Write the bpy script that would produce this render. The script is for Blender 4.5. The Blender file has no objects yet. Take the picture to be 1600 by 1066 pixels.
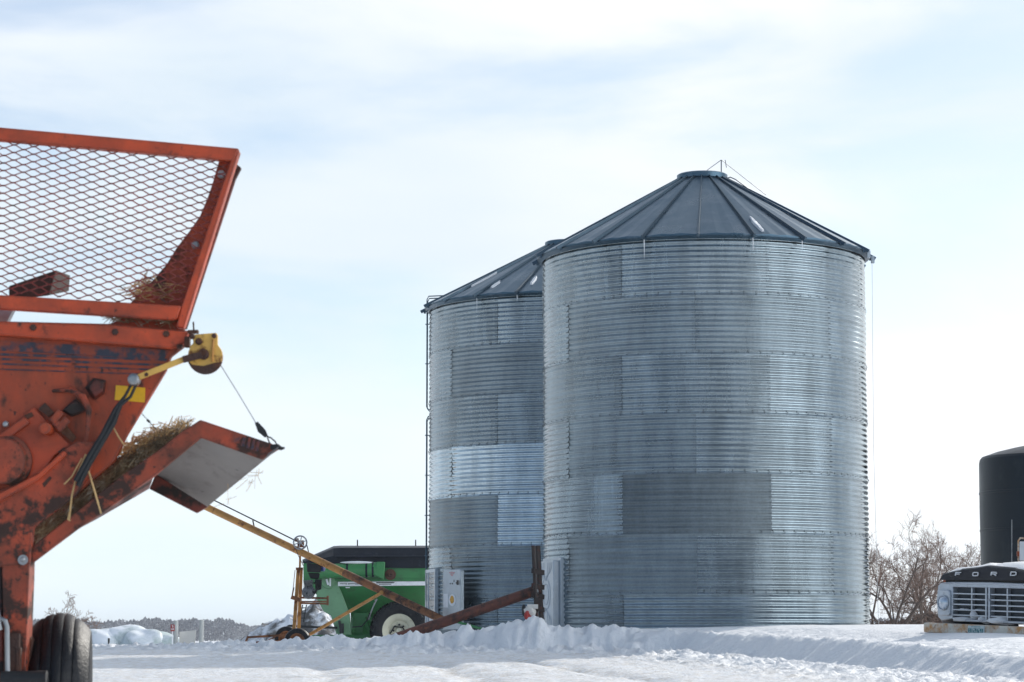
import bpy, bmesh, math, random
import numpy as np
from mathutils import Vector, Matrix, Euler
R_ = math.radians
random.seed(7)
SC = bpy.context.scene
COL = SC.collection

# ------------------------------------------------------------------ camera
F = 4000.0                       # focal length in pixels of a 1600 px wide picture
PITCH = math.atan(467.0 / F)
cp, sp = math.cos(PITCH), math.sin(PITCH)
def P(x, y, Y):
    """point at distance Y ahead seen at pixel x, y"""
    dx, dy = (x - 800) / F, (533 - y) / F
    d = Vector((dx, cp - dy * sp, sp + dy * cp))
    return d * (Y / d.y)
cam = bpy.data.cameras.new('camera'); camo = bpy.data.objects.new('camera', cam); COL.objects.link(camo)
cam.sensor_width = 36; cam.lens = 36 * F / 1600; cam.clip_start = 0.1; cam.clip_end = 9000
camo.rotation_euler = (math.pi / 2 + PITCH, 0, 0)
cam.dof.use_dof = True; cam.dof.focus_distance = 50; cam.dof.aperture_fstop = 11
SC.camera = camo

# ------------------------------------------------------------------ light
SUN_EL, SUN_AZ = R_(27), R_(31)          # azimuth measured from straight ahead towards the right
sdir = Vector((math.sin(SUN_AZ) * math.cos(SUN_EL), math.cos(SUN_AZ) * math.cos(SUN_EL), math.sin(SUN_EL)))
sun = bpy.data.lights.new('sun', 'SUN'); suno = bpy.data.objects.new('sun', sun); COL.objects.link(suno)
sun.energy = 2.1; sun.angle = R_(0.6); sun.color = (1, 0.95, 0.87)
suno.rotation_euler = (-sdir).to_track_quat('-Z', 'Y').to_euler()

W = bpy.data.worlds.new('World'); SC.world = W; W.use_nodes = True
nt = W.node_tree; nt.nodes.clear()
def N(nt, t, **kw):
    n = nt.nodes.new(t)
    for k, v in kw.items(): setattr(n, k, v)
    return n
def setin(n, **kw):
    for k, v in kw.items(): n.inputs[k.replace('_', ' ')].default_value = v
out = N(nt, 'ShaderNodeOutputWorld'); bg = N(nt, 'ShaderNodeBackground')
sky = N(nt, 'ShaderNodeTexSky', sky_type='NISHITA', sun_disc=False, sun_elevation=SUN_EL, sun_rotation=SUN_AZ,
        altitude=500, air_density=1.0, dust_density=0.6, ozone_density=1.2)
tc = N(nt, 'ShaderNodeTexCoord'); mp = N(nt, 'ShaderNodeMapping'); mp.inputs['Scale'].default_value = (1.0, 1.0, 3.4)
mp.inputs['Location'].default_value = (3.1, 0.4, 1.7); mp.inputs['Rotation'].default_value = (0, R_(8), 0)
nz = N(nt, 'ShaderNodeTexNoise'); setin(nz, Scale=5.0, Detail=7.0, Roughness=0.52, Distortion=0.35)
rmp = N(nt, 'ShaderNodeMapRange', interpolation_type='SMOOTHSTEP'); setin(rmp, From_Min=0.36, From_Max=0.60, To_Min=0.34, To_Max=0.97)
sep = N(nt, 'ShaderNodeSeparateXYZ')
hz = N(nt, 'ShaderNodeMapRange', interpolation_type='SMOOTHSTEP'); setin(hz, From_Min=0.0, From_Max=0.13, To_Min=1.0, To_Max=0.0)
mx1 = N(nt, 'ShaderNodeMath', operation='MAXIMUM')
nz2 = N(nt, 'ShaderNodeTexNoise'); setin(nz2, Scale=2.2, Detail=4.0, Roughness=0.5)
ccol = N(nt, 'ShaderNodeMix', data_type='RGBA')
ccol.inputs[6].default_value = (5.55, 6.35, 6.95, 1); ccol.inputs[7].default_value = (7.3, 7.5, 7.85, 1)
r2 = N(nt, 'ShaderNodeMapRange'); setin(r2, From_Min=0.38, From_Max=0.62)
mix = N(nt, 'ShaderNodeMix', data_type='RGBA')
L = nt.links.new
# broad dimming of cloud away from the sun so the far side of the sky is duller
dot = N(nt, 'ShaderNodeVectorMath', operation='DOT_PRODUCT'); dot.inputs[1].default_value = tuple(sdir)
dm = N(nt, 'ShaderNodeMapRange'); setin(dm, From_Min=-0.8, From_Max=0.2, To_Min=0.36, To_Max=1.0)
cs = N(nt, 'ShaderNodeVectorMath', operation='SCALE')
# clouds thin out overhead and behind the camera, where the sky is clear and deep blue
cf = N(nt, 'ShaderNodeMath', operation='MULTIPLY'); cfade = N(nt, 'ShaderNodeMath', operation='MULTIPLY')
cz = N(nt, 'ShaderNodeMapRange', interpolation_type='SMOOTHSTEP'); setin(cz, From_Min=0.38, From_Max=0.75, To_Min=1.0, To_Max=0.7)
cb = N(nt, 'ShaderNodeMapRange', interpolation_type='SMOOTHSTEP'); setin(cb, From_Min=-0.2, From_Max=0.5, To_Min=0.18, To_Max=1.0)
L(sep.outputs[2], cz.inputs[0]); L(dot.outputs['Value'], cb.inputs[0]); L(cz.outputs[0], cfade.inputs[0]); L(cb.outputs[0], cfade.inputs[1])
L(tc.outputs['Generated'], mp.inputs[0]); L(mp.outputs[0], nz.inputs['Vector']); L(mp.outputs[0], nz2.inputs['Vector'])
L(nz.outputs[0], rmp.inputs[0]); L(tc.outputs['Generated'], sep.inputs[0]); L(sep.outputs[2], hz.inputs[0])
L(rmp.outputs[0], cf.inputs[0]); L(cfade.outputs[0], cf.inputs[1]); L(cf.outputs[0], mx1.inputs[0]); L(hz.outputs[0], mx1.inputs[1]); 
L(nz2.outputs[0], r2.inputs[0]); L(r2.outputs[0], ccol.inputs[0])
L(tc.outputs['Generated'], dot.inputs[0]); L(dot.outputs['Value'], dm.inputs[0])
hb = N(nt, 'ShaderNodeMapRange', interpolation_type='SMOOTHSTEP'); setin(hb, From_Min=-0.01, From_Max=0.16, To_Min=1.14, To_Max=0.96)
hm_ = N(nt, 'ShaderNodeMath', operation='MULTIPLY'); L(sep.outputs[2], hb.inputs[0]); L(hb.outputs[0], hm_.inputs[0]); L(dm.outputs[0], hm_.inputs[1])
# unseen bright lobe added low behind the camera's right, for bin sheen and fill
ldir = Vector((math.sin(R_(118)), math.cos(R_(118)), 0.16)).normalized()
ld = N(nt, 'ShaderNodeVectorMath', operation='DOT_PRODUCT'); ld.inputs[1].default_value = tuple(ldir); L(tc.outputs['Generated'], ld.inputs[0])
lm = N(nt, 'ShaderNodeMapRange', interpolation_type='SMOOTHSTEP'); setin(lm, From_Min=0.72, From_Max=1.0, To_Min=0.0, To_Max=1.6); L(ld.outputs['Value'], lm.inputs[0])
la = N(nt, 'ShaderNodeMath', operation='ADD'); L(hm_.outputs[0], la.inputs[0]); L(lm.outputs[0], la.inputs[1])
lx = N(nt, 'ShaderNodeMath', operation='MAXIMUM'); L(mx1.outputs[0], lx.inputs[0]); L(lm.outputs[0], lx.inputs[1]); lx.use_clamp = True; L(lx.outputs[0], mix.inputs[0])
L(ccol.outputs[2], cs.inputs[0]); L(la.outputs[0], cs.inputs['Scale'])
tint = N(nt, 'ShaderNodeVectorMath', operation='MULTIPLY'); tint.inputs[1].default_value = (.76, .79, .82); L(sky.outputs[0], tint.inputs[0]); L(tint.outputs[0], mix.inputs[6]); L(cs.outputs[0], mix.inputs[7]); L(mix.outputs[2], bg.inputs[0]); L(bg.outputs[0], out.inputs[0])
bg.inputs[1].default_value = 0.10
SC.view_settings.view_transform = 'Standard'; SC.view_settings.look = 'None'; SC.view_settings.gamma = 1
SC.view_settings.exposure = 0.57

# ------------------------------------------------------------------ materials
def srgb(r, g, b):
    f = lambda c: (c / 255 / 12.92) if c / 255 <= 0.04045 else ((c / 255 + 0.055) / 1.055) ** 2.4
    return (f(r), f(g), f(b), 1)
def base_mat(name):
    m = bpy.data.materials.new(name); m.use_nodes = True
    nt = m.node_tree; b = nt.nodes['Principled BSDF']
    t = N(nt, 'ShaderNodeTexCoord')
    return m, nt, b, t
def pmat(name, col, rough=0.5, metal=0.0, var=0.2, vscale=5.0, spots=(), bump=0.0, bscale=40.0, rv=0.12, stretch=(1, 1, 1), spec=0.5, edge=0.0):
    """paint / metal with broad tone variation, patches of other colours (rust, dirt, snow) and fine bump.
    spots: list of (colour, amount 0..1, scale, softness, roughness)"""
    m, nt, b, t = base_mat(name)
    L = nt.links.new
    mp = N(nt, 'ShaderNodeMapping'); mp.inputs['Scale'].default_value = stretch
    L(t.outputs['Object'], mp.inputs[0])
    n = N(nt, 'ShaderNodeTexNoise'); setin(n, Scale=vscale, Detail=6.0, Roughness=0.6); L(mp.outputs[0], n.inputs['Vector'])
    mr = N(nt, 'ShaderNodeMapRange'); setin(mr, From_Min=0.3, From_Max=0.7, To_Min=1 - var, To_Max=1 + var); L(n.outputs[0], mr.inputs[0])
    mul = N(nt, 'ShaderNodeVectorMath', operation='SCALE'); mul.inputs[0].default_value = col[:3]; L(mr.outputs[0], mul.inputs['Scale'])
    c = mul.outputs[0]
    rr = N(nt, 'ShaderNodeMapRange'); setin(rr, From_Min=0.3, From_Max=0.7, To_Min=max(0.03, rough - rv), To_Max=min(1, rough + rv)); L(n.outputs[0], rr.inputs[0])
    ro = rr.outputs[0]
    me = None
    for i, (sc, amt, ssc, soft, srough) in enumerate(spots):
        k = N(nt, 'ShaderNodeTexNoise', noise_dimensions='4D'); setin(k, Scale=ssc, Detail=8.0, Roughness=0.65, W=3.7 * (i + 1)); L(mp.outputs[0], k.inputs['Vector'])
        th = 0.72 - 0.44 * amt
        q = N(nt, 'ShaderNodeMapRange'); setin(q, From_Min=th - soft, From_Max=th + soft); L(k.outputs[0], q.inputs[0])
        x = N(nt, 'ShaderNodeMix', data_type='RGBA'); L(q.outputs[0], x.inputs[0]); L(c, x.inputs[6]); x.inputs[7].default_value = sc
        c = x.outputs[2]
        y = N(nt, 'ShaderNodeMix', data_type='FLOAT'); L(q.outputs[0], y.inputs[0]); L(ro, y.inputs[2]); y.inputs[3].default_value = srough
        ro = y.outputs[0]
    if edge:                                  # paint worn through to dark rust along the edges
        bv = N(nt, 'ShaderNodeBevel', samples=4); bv.inputs['Radius'].default_value = edge
        ge = N(nt, 'ShaderNodeNewGeometry'); dt = N(nt, 'ShaderNodeVectorMath', operation='DOT_PRODUCT'); L(bv.outputs[0], dt.inputs[0]); L(ge.outputs['Normal'], dt.inputs[1])
        k = N(nt, 'ShaderNodeTexNoise'); setin(k, Scale=17.0, Detail=6.0, Roughness=0.7); L(mp.outputs[0], k.inputs['Vector'])
        ad = N(nt, 'ShaderNodeMath', operation='MULTIPLY_ADD'); L(k.outputs[0], ad.inputs[0]); ad.inputs[1].default_value = .35; L(dt.outputs['Value'], ad.inputs[2])
        q = N(nt, 'ShaderNodeMapRange'); setin(q, From_Min=1.13, From_Max=1.07, To_Min=0.0, To_Max=0.85); L(ad.outputs[0], q.inputs[0])
        x = N(nt, 'ShaderNodeMix', data_type='RGBA'); L(q.outputs[0], x.inputs[0]); L(c, x.inputs[6]); x.inputs[7].default_value = (.075, .034, .026, 1); c = x.outputs[2]
    L(c, b.inputs['Base Color']); L(ro, b.inputs['Roughness']); b.inputs['Metallic'].default_value = metal
    b.inputs['Specular IOR Level'].default_value = spec
    if bump:
        k = N(nt, 'ShaderNodeTexNoise'); setin(k, Scale=bscale, Detail=5.0, Roughness=0.6); L(mp.outputs[0], k.inputs['Vector'])
        bp = N(nt, 'ShaderNodeBump'); bp.inputs['Strength'].default_value = bump; bp.inputs['Distance'].default_value = 0.02
        L(k.outputs[0], bp.inputs['Height']); L(bp.outputs[0], b.inputs['Normal'])
    return m

RUST = (0.055, 0.030, 0.024, 1); RUST2 = (0.11, 0.045, 0.025, 1); GRIME = (0.030, 0.024, 0.022, 1)
M = {}
M['orange'] = pmat('orange_paint', (0.42, 0.060, 0.016), 0.42, 0, 0.30, 3.0, [((.20, .05, .025, 1), .42, 5, .14, .7), (RUST, .27, 8, .05, .85), (RUST, .20, 38, .03, .85)], .15, 60, stretch=(1.3, 1, .75), edge=.02)
M['orange_clean'] = pmat('orange_paint_clean', (0.54, 0.072, 0.020), 0.4, 0, 0.25, 3.0, [((.24, .05, .025, 1), .34, 6, .14, .7), (RUST, .16, 14, .05, .85), (RUST, .13, 45, .03, .85)], .1, 60, edge=.014)
M['orange_worn'] = pmat('worn_orange_paint', (0.44, 0.066, 0.024), 0.5, 0, 0.3, 3.0, [((.17, .05, .03, 1), .42, 5, .12, .8), (RUST, .40, 7, .03, .9), (RUST, .24, 34, .03, .85)], .25, 60, edge=.02)
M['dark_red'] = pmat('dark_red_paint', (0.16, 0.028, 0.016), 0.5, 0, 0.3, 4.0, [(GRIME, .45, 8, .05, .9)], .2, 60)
M['mesh_red'] = pmat('mesh_red_paint', (0.20, 0.024, 0.016), 0.5, 0, .3, 6, [(RUST, .3, 14, .06, .85)])
M['rusty'] = pmat('rusty_steel', (0.070, 0.034, 0.026), 0.8, 0, 0.4, 8, [(RUST2, .4, 14, .06, .9)], .4, 80)
M['auger_rust'] = pmat('brown_rusted_tube', (0.12, 0.042, 0.030), 0.55, 0.2, 0.35, 3, [((0.045, .028, .026, 1), .4, 5, .08, .7), ((.22, .085, .04, 1), .2, 9, .05, .8)], .2, 60)
M['yellow'] = pmat('yellow_paint', (0.70, 0.41, 0.09), 0.45, 0, 0.2, 8, [((0.17, .055, .02, 1), .30, 14, .05, .8)], .15, 60)
M['yellow_tag'] = pmat('yellow_sticker', (0.78, 0.42, 0.012), 0.5, 0, 0.08, 20, [((.3, .12, .02, 1), .12, 40, .03, .7)])
M['ochre'] = pmat('ochre_auger_paint', (0.50, 0.235, 0.055), 0.5, 0, 0.25, 1.5, [((.17, .06, .025, 1), .30, 6, .06, .8)], .1, 60)
M['ochre_rust'] = pmat('rusted_ochre_paint', (0.26, 0.10, 0.035), 0.6, 0, 0.3, 2, [((.06, .03, .02, 1), .42, 5, .08, .8)], .1, 60)
M['decal'] = pmat('navy_decal', (0.030, 0.033, 0.052), 0.5, 0, 0.3, 14, [((.26, .05, .022, 1), .46, 18, .06, .6)])
M['black'] = pmat('black_rubber', (0.016, 0.017, 0.019), 0.6, 0, 0.3, 8, [((.10, .10, .10, 1), .08, 30, .05, .8)], .1, 60)
M['tyre'] = pmat('tyre_rubber', (0.010, 0.011, 0.014), 0.5, 0, 0.3, 5, [((.06, .057, .055, 1), .14, 12, .12, .75)], .25, 70, spec=.3)
M['dark_steel'] = pmat('dark_oily_steel', (0.035, 0.026, 0.024), 0.6, 0.2, .4, 9, [((.12, .03, .02, 1), .25, 12, .06, .8)])
M['steel'] = pmat('bare_steel', (0.36, 0.37, 0.38), 0.4, 0.8, 0.25, 10)
M['grey_plate'] = pmat('scuffed_grey_plate', (0.27, 0.26, 0.255), 0.62, 0.0, 0.16, 4, [((.12, .11, .105, 1), .18, 6, .10, .8), ((.06, .055, .05, 1), .14, 26, .03, .8)], .12, 50, stretch=(1, 1, 1))
M['bark'] = pmat('rusty_plank', (0.055, 0.035, 0.030), 0.85, 0, .4, 12, [], .4, 50)
M['cart_green'] = pmat('green_cart_paint', (0.040, 0.205, 0.066), 0.42, 0, 0.14, 1.2, [((.05, .11, .055, 1), .2, 4, .1, .6)], .04, 20)
M['cart_pale'] = pmat('faded_green_paint', (0.15, 0.30, 0.165), 0.5, 0, 0.14, 2, [((.09, .2, .1, 1), .2, 5, .1, .6)])
M['tarp'] = pmat('black_tarp', (0.009, 0.013, 0.021), 0.5, 0, 0.3, 2, [((.04, .045, .06, 1), .14, 5, .1, .6)], .5, 5, spec=.3)
M['cream'] = pmat('cream_rim_paint', (0.62, 0.60, 0.47), 0.5, 0, 0.08, 4, [((.25, .22, .16, 1), .14, 7, .08, .7)])
M['white'] = pmat('white_paint', (0.75, 0.76, 0.78), 0.5, 0, 0.1, 6)
M['blue'] = pmat('blue_paint', (0.02, 0.05, 0.25), 0.4)
M['red'] = pmat('red_paint', (0.32, 0.03, 0.025), 0.5, 0, .25, 8)
M['engine_grey'] = pmat('cast_engine_metal', (0.20, 0.20, 0.205), 0.45, 0.6, 0.4, 14, [((.03, .03, .03, 1), .35, 18, .05, .7)])
M['door'] = pmat('galvanised_door', (0.46, 0.51, 0.555), 0.42, 0.55, 0.12, 3, [((.62, .66, .70, 1), .2, 5, .1, .6)], .05, 14)
M['roof'] = pmat('galvanised_roof', (0.075, 0.128, 0.175), 0.34, 0.85, 0.12, 1.2, [((.16, .21, .26, 1), .2, 3, .12, .42)], .03, 8)
M['rib'] = pmat('roof_rib_metal', (0.075, 0.115, 0.15), 0.45, 0.8, 0.12, 2)
M['poly'] = pmat('black_poly_tank', (0.010, 0.017, 0.025), 0.5, 0, 0.25, 1.0, [((.03, .037, .045, 1), .16, 2.5, .1, .6)], .05, 6, stretch=(1, 1, .4), spec=.3)
M['post'] = pmat('weathered_post', (0.44, 0.45, 0.43), 0.85, 0, 0.2, 6, [], .3, 30, stretch=(1, 1, .15))
M['bark_tree'] = pmat('bare_bark', (0.12, 0.09, 0.075), 0.9, 0, .3, 3)
M['twig'] = pmat('bare_twigs', (0.23, 0.155, 0.12), 0.9, 0, .3, 3)
M['wood_far'] = pmat('far_bare_wood', (0.22, 0.225, 0.25), 0.95, 0, .4, .25)  # bare wood paled so part of the distance haze sits in its colour
M['brush'] = pmat('brown_brush', (0.15, 0.10, 0.08), 0.95, 0, .35, 1.0)
M['truck_black'] = pmat('black_truck_paint', (0.009, 0.011, 0.019), 0.35, 0, .3, 4, [((.06, .065, .08, 1), .08, 8, .1, .6)], spec=.35)
M['truck_chrome'] = pmat('dull_silver_grille', (0.46, 0.50, 0.55), 0.4, 0.55, .15, 8, [((.2, .2, .22, 1), .18, 12, .06, .6)])
M['truck_dark'] = pmat('dark_radiator', (0.045, 0.055, 0.07), 0.6, 0, .3, 10)
M['bumper'] = pmat('rusted_white_bumper', (0.60, 0.57, 0.50), 0.6, 0, .12, 6, [((.50, .26, .10, 1), .40, 8.0, .10, .85), ((.25, .09, .03, 1), .24, 17, .06, .9)], .2, 40)
M['plate'] = pmat('licence_plate', (0.55, 0.62, 0.62), 0.5, 0, .1, 20)
M['teal'] = pmat('teal_ink', (0.03, 0.23, 0.24), 0.6)
M['lamp_glass'] = pmat('headlamp_glass', (0.52, 0.58, 0.66), 0.12, 0.55, .1, 20)
M['cab'] = pmat('dark_cab_paint', (0.02, 0.024, 0.034), 0.35, 0, .2, 3)
M['glass'] = pmat('dark_glass', (0.03, 0.035, 0.04), 0.06, 0, .05, 3)
M['amber'] = pmat('amber_lens', (0.30, 0.055, 0.012), 0.4)
M['straw'] = pmat('dry_straw', (0.55, 0.36, 0.16), 0.75, 0, .55, 9)
M['straw_dark'] = pmat('wet_dark_straw', (0.22, 0.16, 0.09), 0.9, 0, .7, 11, [((.40, .36, .29, 1), .35, 14, .08, .9)])
M['mud'] = pmat('frozen_mound', (0.11, 0.105, 0.10), 0.9, 0, .4, 3, [((.80, .83, .88, 1), .52, 1.3, .06, .7)], .5, 12)
M['tarped'] = pmat('frosted_bale_wrap', (0.42, 0.50, 0.49), 0.6, 0, .22, 1.0, [((.86, .89, .93, 1), .50, .8, .08, .7)], .2, 6)
M['board'] = pmat('pale_board', (0.62, 0.60, 0.56), 0.7, 0, .08, 3)
M['ink_red'] = pmat('faded_red_print', (0.55, 0.16, 0.17), 0.6)
M['ink_dark'] = pmat('dark_print', (0.04, 0.045, 0.05), 0.6)
M['emblem'] = pmat('yellow_emblem', (0.66, 0.33, 0.03), 0.5, 0, .35, 40)

def snow_mat(name, dirt=0.0):
    m, nt, b, t = base_mat(name); L = nt.links.new
    c = (0.88, 0.895, 0.92, 1)
    n = N(nt, 'ShaderNodeTexNoise'); setin(n, Scale=1.7, Detail=9.0, Roughness=0.62); L(t.outputs['Object'], n.inputs['Vector'])
    x = N(nt, 'ShaderNodeMix', data_type='RGBA'); x.inputs[6].default_value = (0.84, 0.85, 0.88, 1); x.inputs[7].default_value = (0.91, 0.92, 0.93, 1); L(n.outputs[0], x.inputs[0])
    col = x.outputs[2]
    if dirt:
        a = N(nt, 'ShaderNodeAttribute', attribute_name='dirt'); 
        k = N(nt, 'ShaderNodeTexNoise'); setin(k, Scale=7.0, Detail=10.0, Roughness=0.72); L(t.outputs['Object'], k.inputs['Vector'])
        # packed, slightly sandy surface of the track
        q = N(nt, 'ShaderNodeMapRange'); setin(q, From_Min=0.42, From_Max=0.75); L(k.outputs[0], q.inputs[0])
        mu = N(nt, 'ShaderNodeMath', operation='MULTIPLY'); L(q.outputs[0], mu.inputs[0]); L(a.outputs['Fac'], mu.inputs[1])
        y = N(nt, 'ShaderNodeMix', data_type='RGBA'); L(mu.outputs[0], y.inputs[0]); L(col, y.inputs[6]); y.inputs[7].default_value = (0.66, 0.59, 0.50, 1); col = y.outputs[2]
        # scattered clods and chaff
        k2 = N(nt, 'ShaderNodeTexNoise'); setin(k2, Scale=5.5, Detail=12.0, Roughness=0.8); L(t.outputs['Object'], k2.inputs['Vector'])
        q2 = N(nt, 'ShaderNodeMapRange'); setin(q2, From_Min=0.645, From_Max=0.69, To_Max=0.85); L(k2.outputs[0], q2.inputs[0])
        y2 = N(nt, 'ShaderNodeMix', data_type='RGBA'); L(q2.outputs[0], y2.inputs[0]); L(col, y2.inputs[6]); y2.inputs[7].default_value = (0.27, 0.22, 0.18, 1); col = y2.outputs[2]
    L(col, b.inputs['Base Color']); b.inputs['Roughness'].default_value = 0.65; b.inputs['Specular IOR Level'].default_value = 0.3
    k = N(nt, 'ShaderNodeTexNoise'); setin(k, Scale=11.0, Detail=8.0, Roughness=0.72); L(t.outputs['Object'], k.inputs['Vector'])
    bp = N(nt, 'ShaderNodeBump'); bp.inputs['Strength'].default_value = 0.8; bp.inputs['Distance'].default_value = 0.05
    L(k.outputs[0], bp.inputs['Height']); L(bp.outputs[0], b.inputs['Normal'])
    return m
M['snow'] = snow_mat('snow'); M['ground'] = snow_mat('snow_ground', 1)

def bin_mat(name):
    """galvanised sheets: attribute 'sheet' = tone, roughness, seed of each sheet"""
    m, nt, b, t = base_mat(name); L = nt.links.new
    a = N(nt, 'ShaderNodeAttribute', attribute_name='sheet'); s = N(nt, 'ShaderNodeSeparateColor'); L(a.outputs['Color'], s.inputs[0])
    uv = N(nt, 'ShaderNodeAttribute', attribute_name='wall_uv')        # metres along the wall, height, seed
    mpv = N(nt, 'ShaderNodeMapping'); mpv.inputs['Scale'].default_value = (1.6, .28, 1); L(uv.outputs['Vector'], mpv.inputs[0])
    mph = N(nt, 'ShaderNodeMapping'); mph.inputs['Scale'].default_value = (.35, 9, 1); L(uv.outputs['Vector'], mph.inputs[0])
    mpd = N(nt, 'ShaderNodeMapping'); mpd.inputs['Scale'].default_value = (9, .6, 1); L(uv.outputs['Vector'], mpd.inputs[0])
    n1 = N(nt, 'ShaderNodeTexNoise'); setin(n1, Scale=1.0, Detail=7.0, Roughness=0.62); L(mpv.outputs[0], n1.inputs['Vector'])
    n2 = N(nt, 'ShaderNodeTexNoise'); setin(n2, Scale=1.0, Detail=5.0, Roughness=0.6); L(mph.outputs[0], n2.inputs['Vector'])
    n3 = N(nt, 'ShaderNodeTexNoise'); setin(n3, Scale=1.0, Detail=4.0, Roughness=0.6); L(mpd.outputs[0], n3.inputs['Vector'])
    n4 = N(nt, 'ShaderNodeTexNoise'); setin(n4, Scale=22.0, Detail=4.0, Roughness=0.7); L(uv.outputs['Vector'], n4.inputs['Vector'])
    def mr(src, a0, a1, b0, b1):
        q = N(nt, 'ShaderNodeMapRange'); setin(q, From_Min=a0, From_Max=a1, To_Min=b0, To_Max=b1); L(src, q.inputs[0]); return q.outputs[0]
    def mul(x, y):
        q = N(nt, 'ShaderNodeMath', operation='MULTIPLY'); L(x, q.inputs[0]); L(y, q.inputs[1]); return q.outputs[0]
    def add(x, y, op='ADD'):
        q = N(nt, 'ShaderNodeMath', operation=op); L(x, q.inputs[0])
        if isinstance(y, float): q.inputs[1].default_value = y
        else: L(y, q.inputs[1])
        return q.outputs[0]
    tone = mul(mul(s.outputs[0], mr(n1.outputs[0], .3, .7, .72, 1.28)), mul(mr(n2.outputs[0], .3, .7, .84, 1.16), mr(n4.outputs[0], .3, .7, .88, 1.12)))
    # white oxide runs on the sheets with a high third channel
    drip = mul(mr(n3.outputs[0], .56, .66, 0, 1), s.outputs[2])
    tone = add(tone, mul(drip, mr(n1.outputs[0], .4, .6, .02, .16)))
    c = N(nt, 'ShaderNodeCombineXYZ')
    tone = add(tone, .74, 'MULTIPLY')
    L(add(tone, .80, 'MULTIPLY'), c.inputs[0]); L(add(tone, .95, 'MULTIPLY'), c.inputs[1]); L(add(tone, 1.02, 'MULTIPLY'), c.inputs[2])
    L(c.outputs[0], b.inputs['Base Color'])
    ro = add(s.outputs[1], mr(n1.outputs[0], .3, .7, -.17, .03)); ro = add(ro, mr(n2.outputs[0], .3, .7, -.05, .05)); ro = add(ro, mul(drip, mr(n1.outputs[0], 0, 1, .15, .15)))
    L(ro, b.inputs['Roughness'])
    L(mr(s.outputs[1], .2, .6, .97, .72), b.inputs['Metallic'])
    bp = N(nt, 'ShaderNodeBump'); bp.inputs['Strength'].default_value = 0.25; bp.inputs['Distance'].default_value = 0.03
    L(n1.outputs[0], bp.inputs['Height']); L(bp.outputs[0], b.inputs['Normal'])
    return m
M['bin'] = bin_mat('galvanised_sheets')
M['bolt'] = pmat('dark_bolts', (0.12, 0.135, 0.155), 0.5, 0.4)

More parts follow.
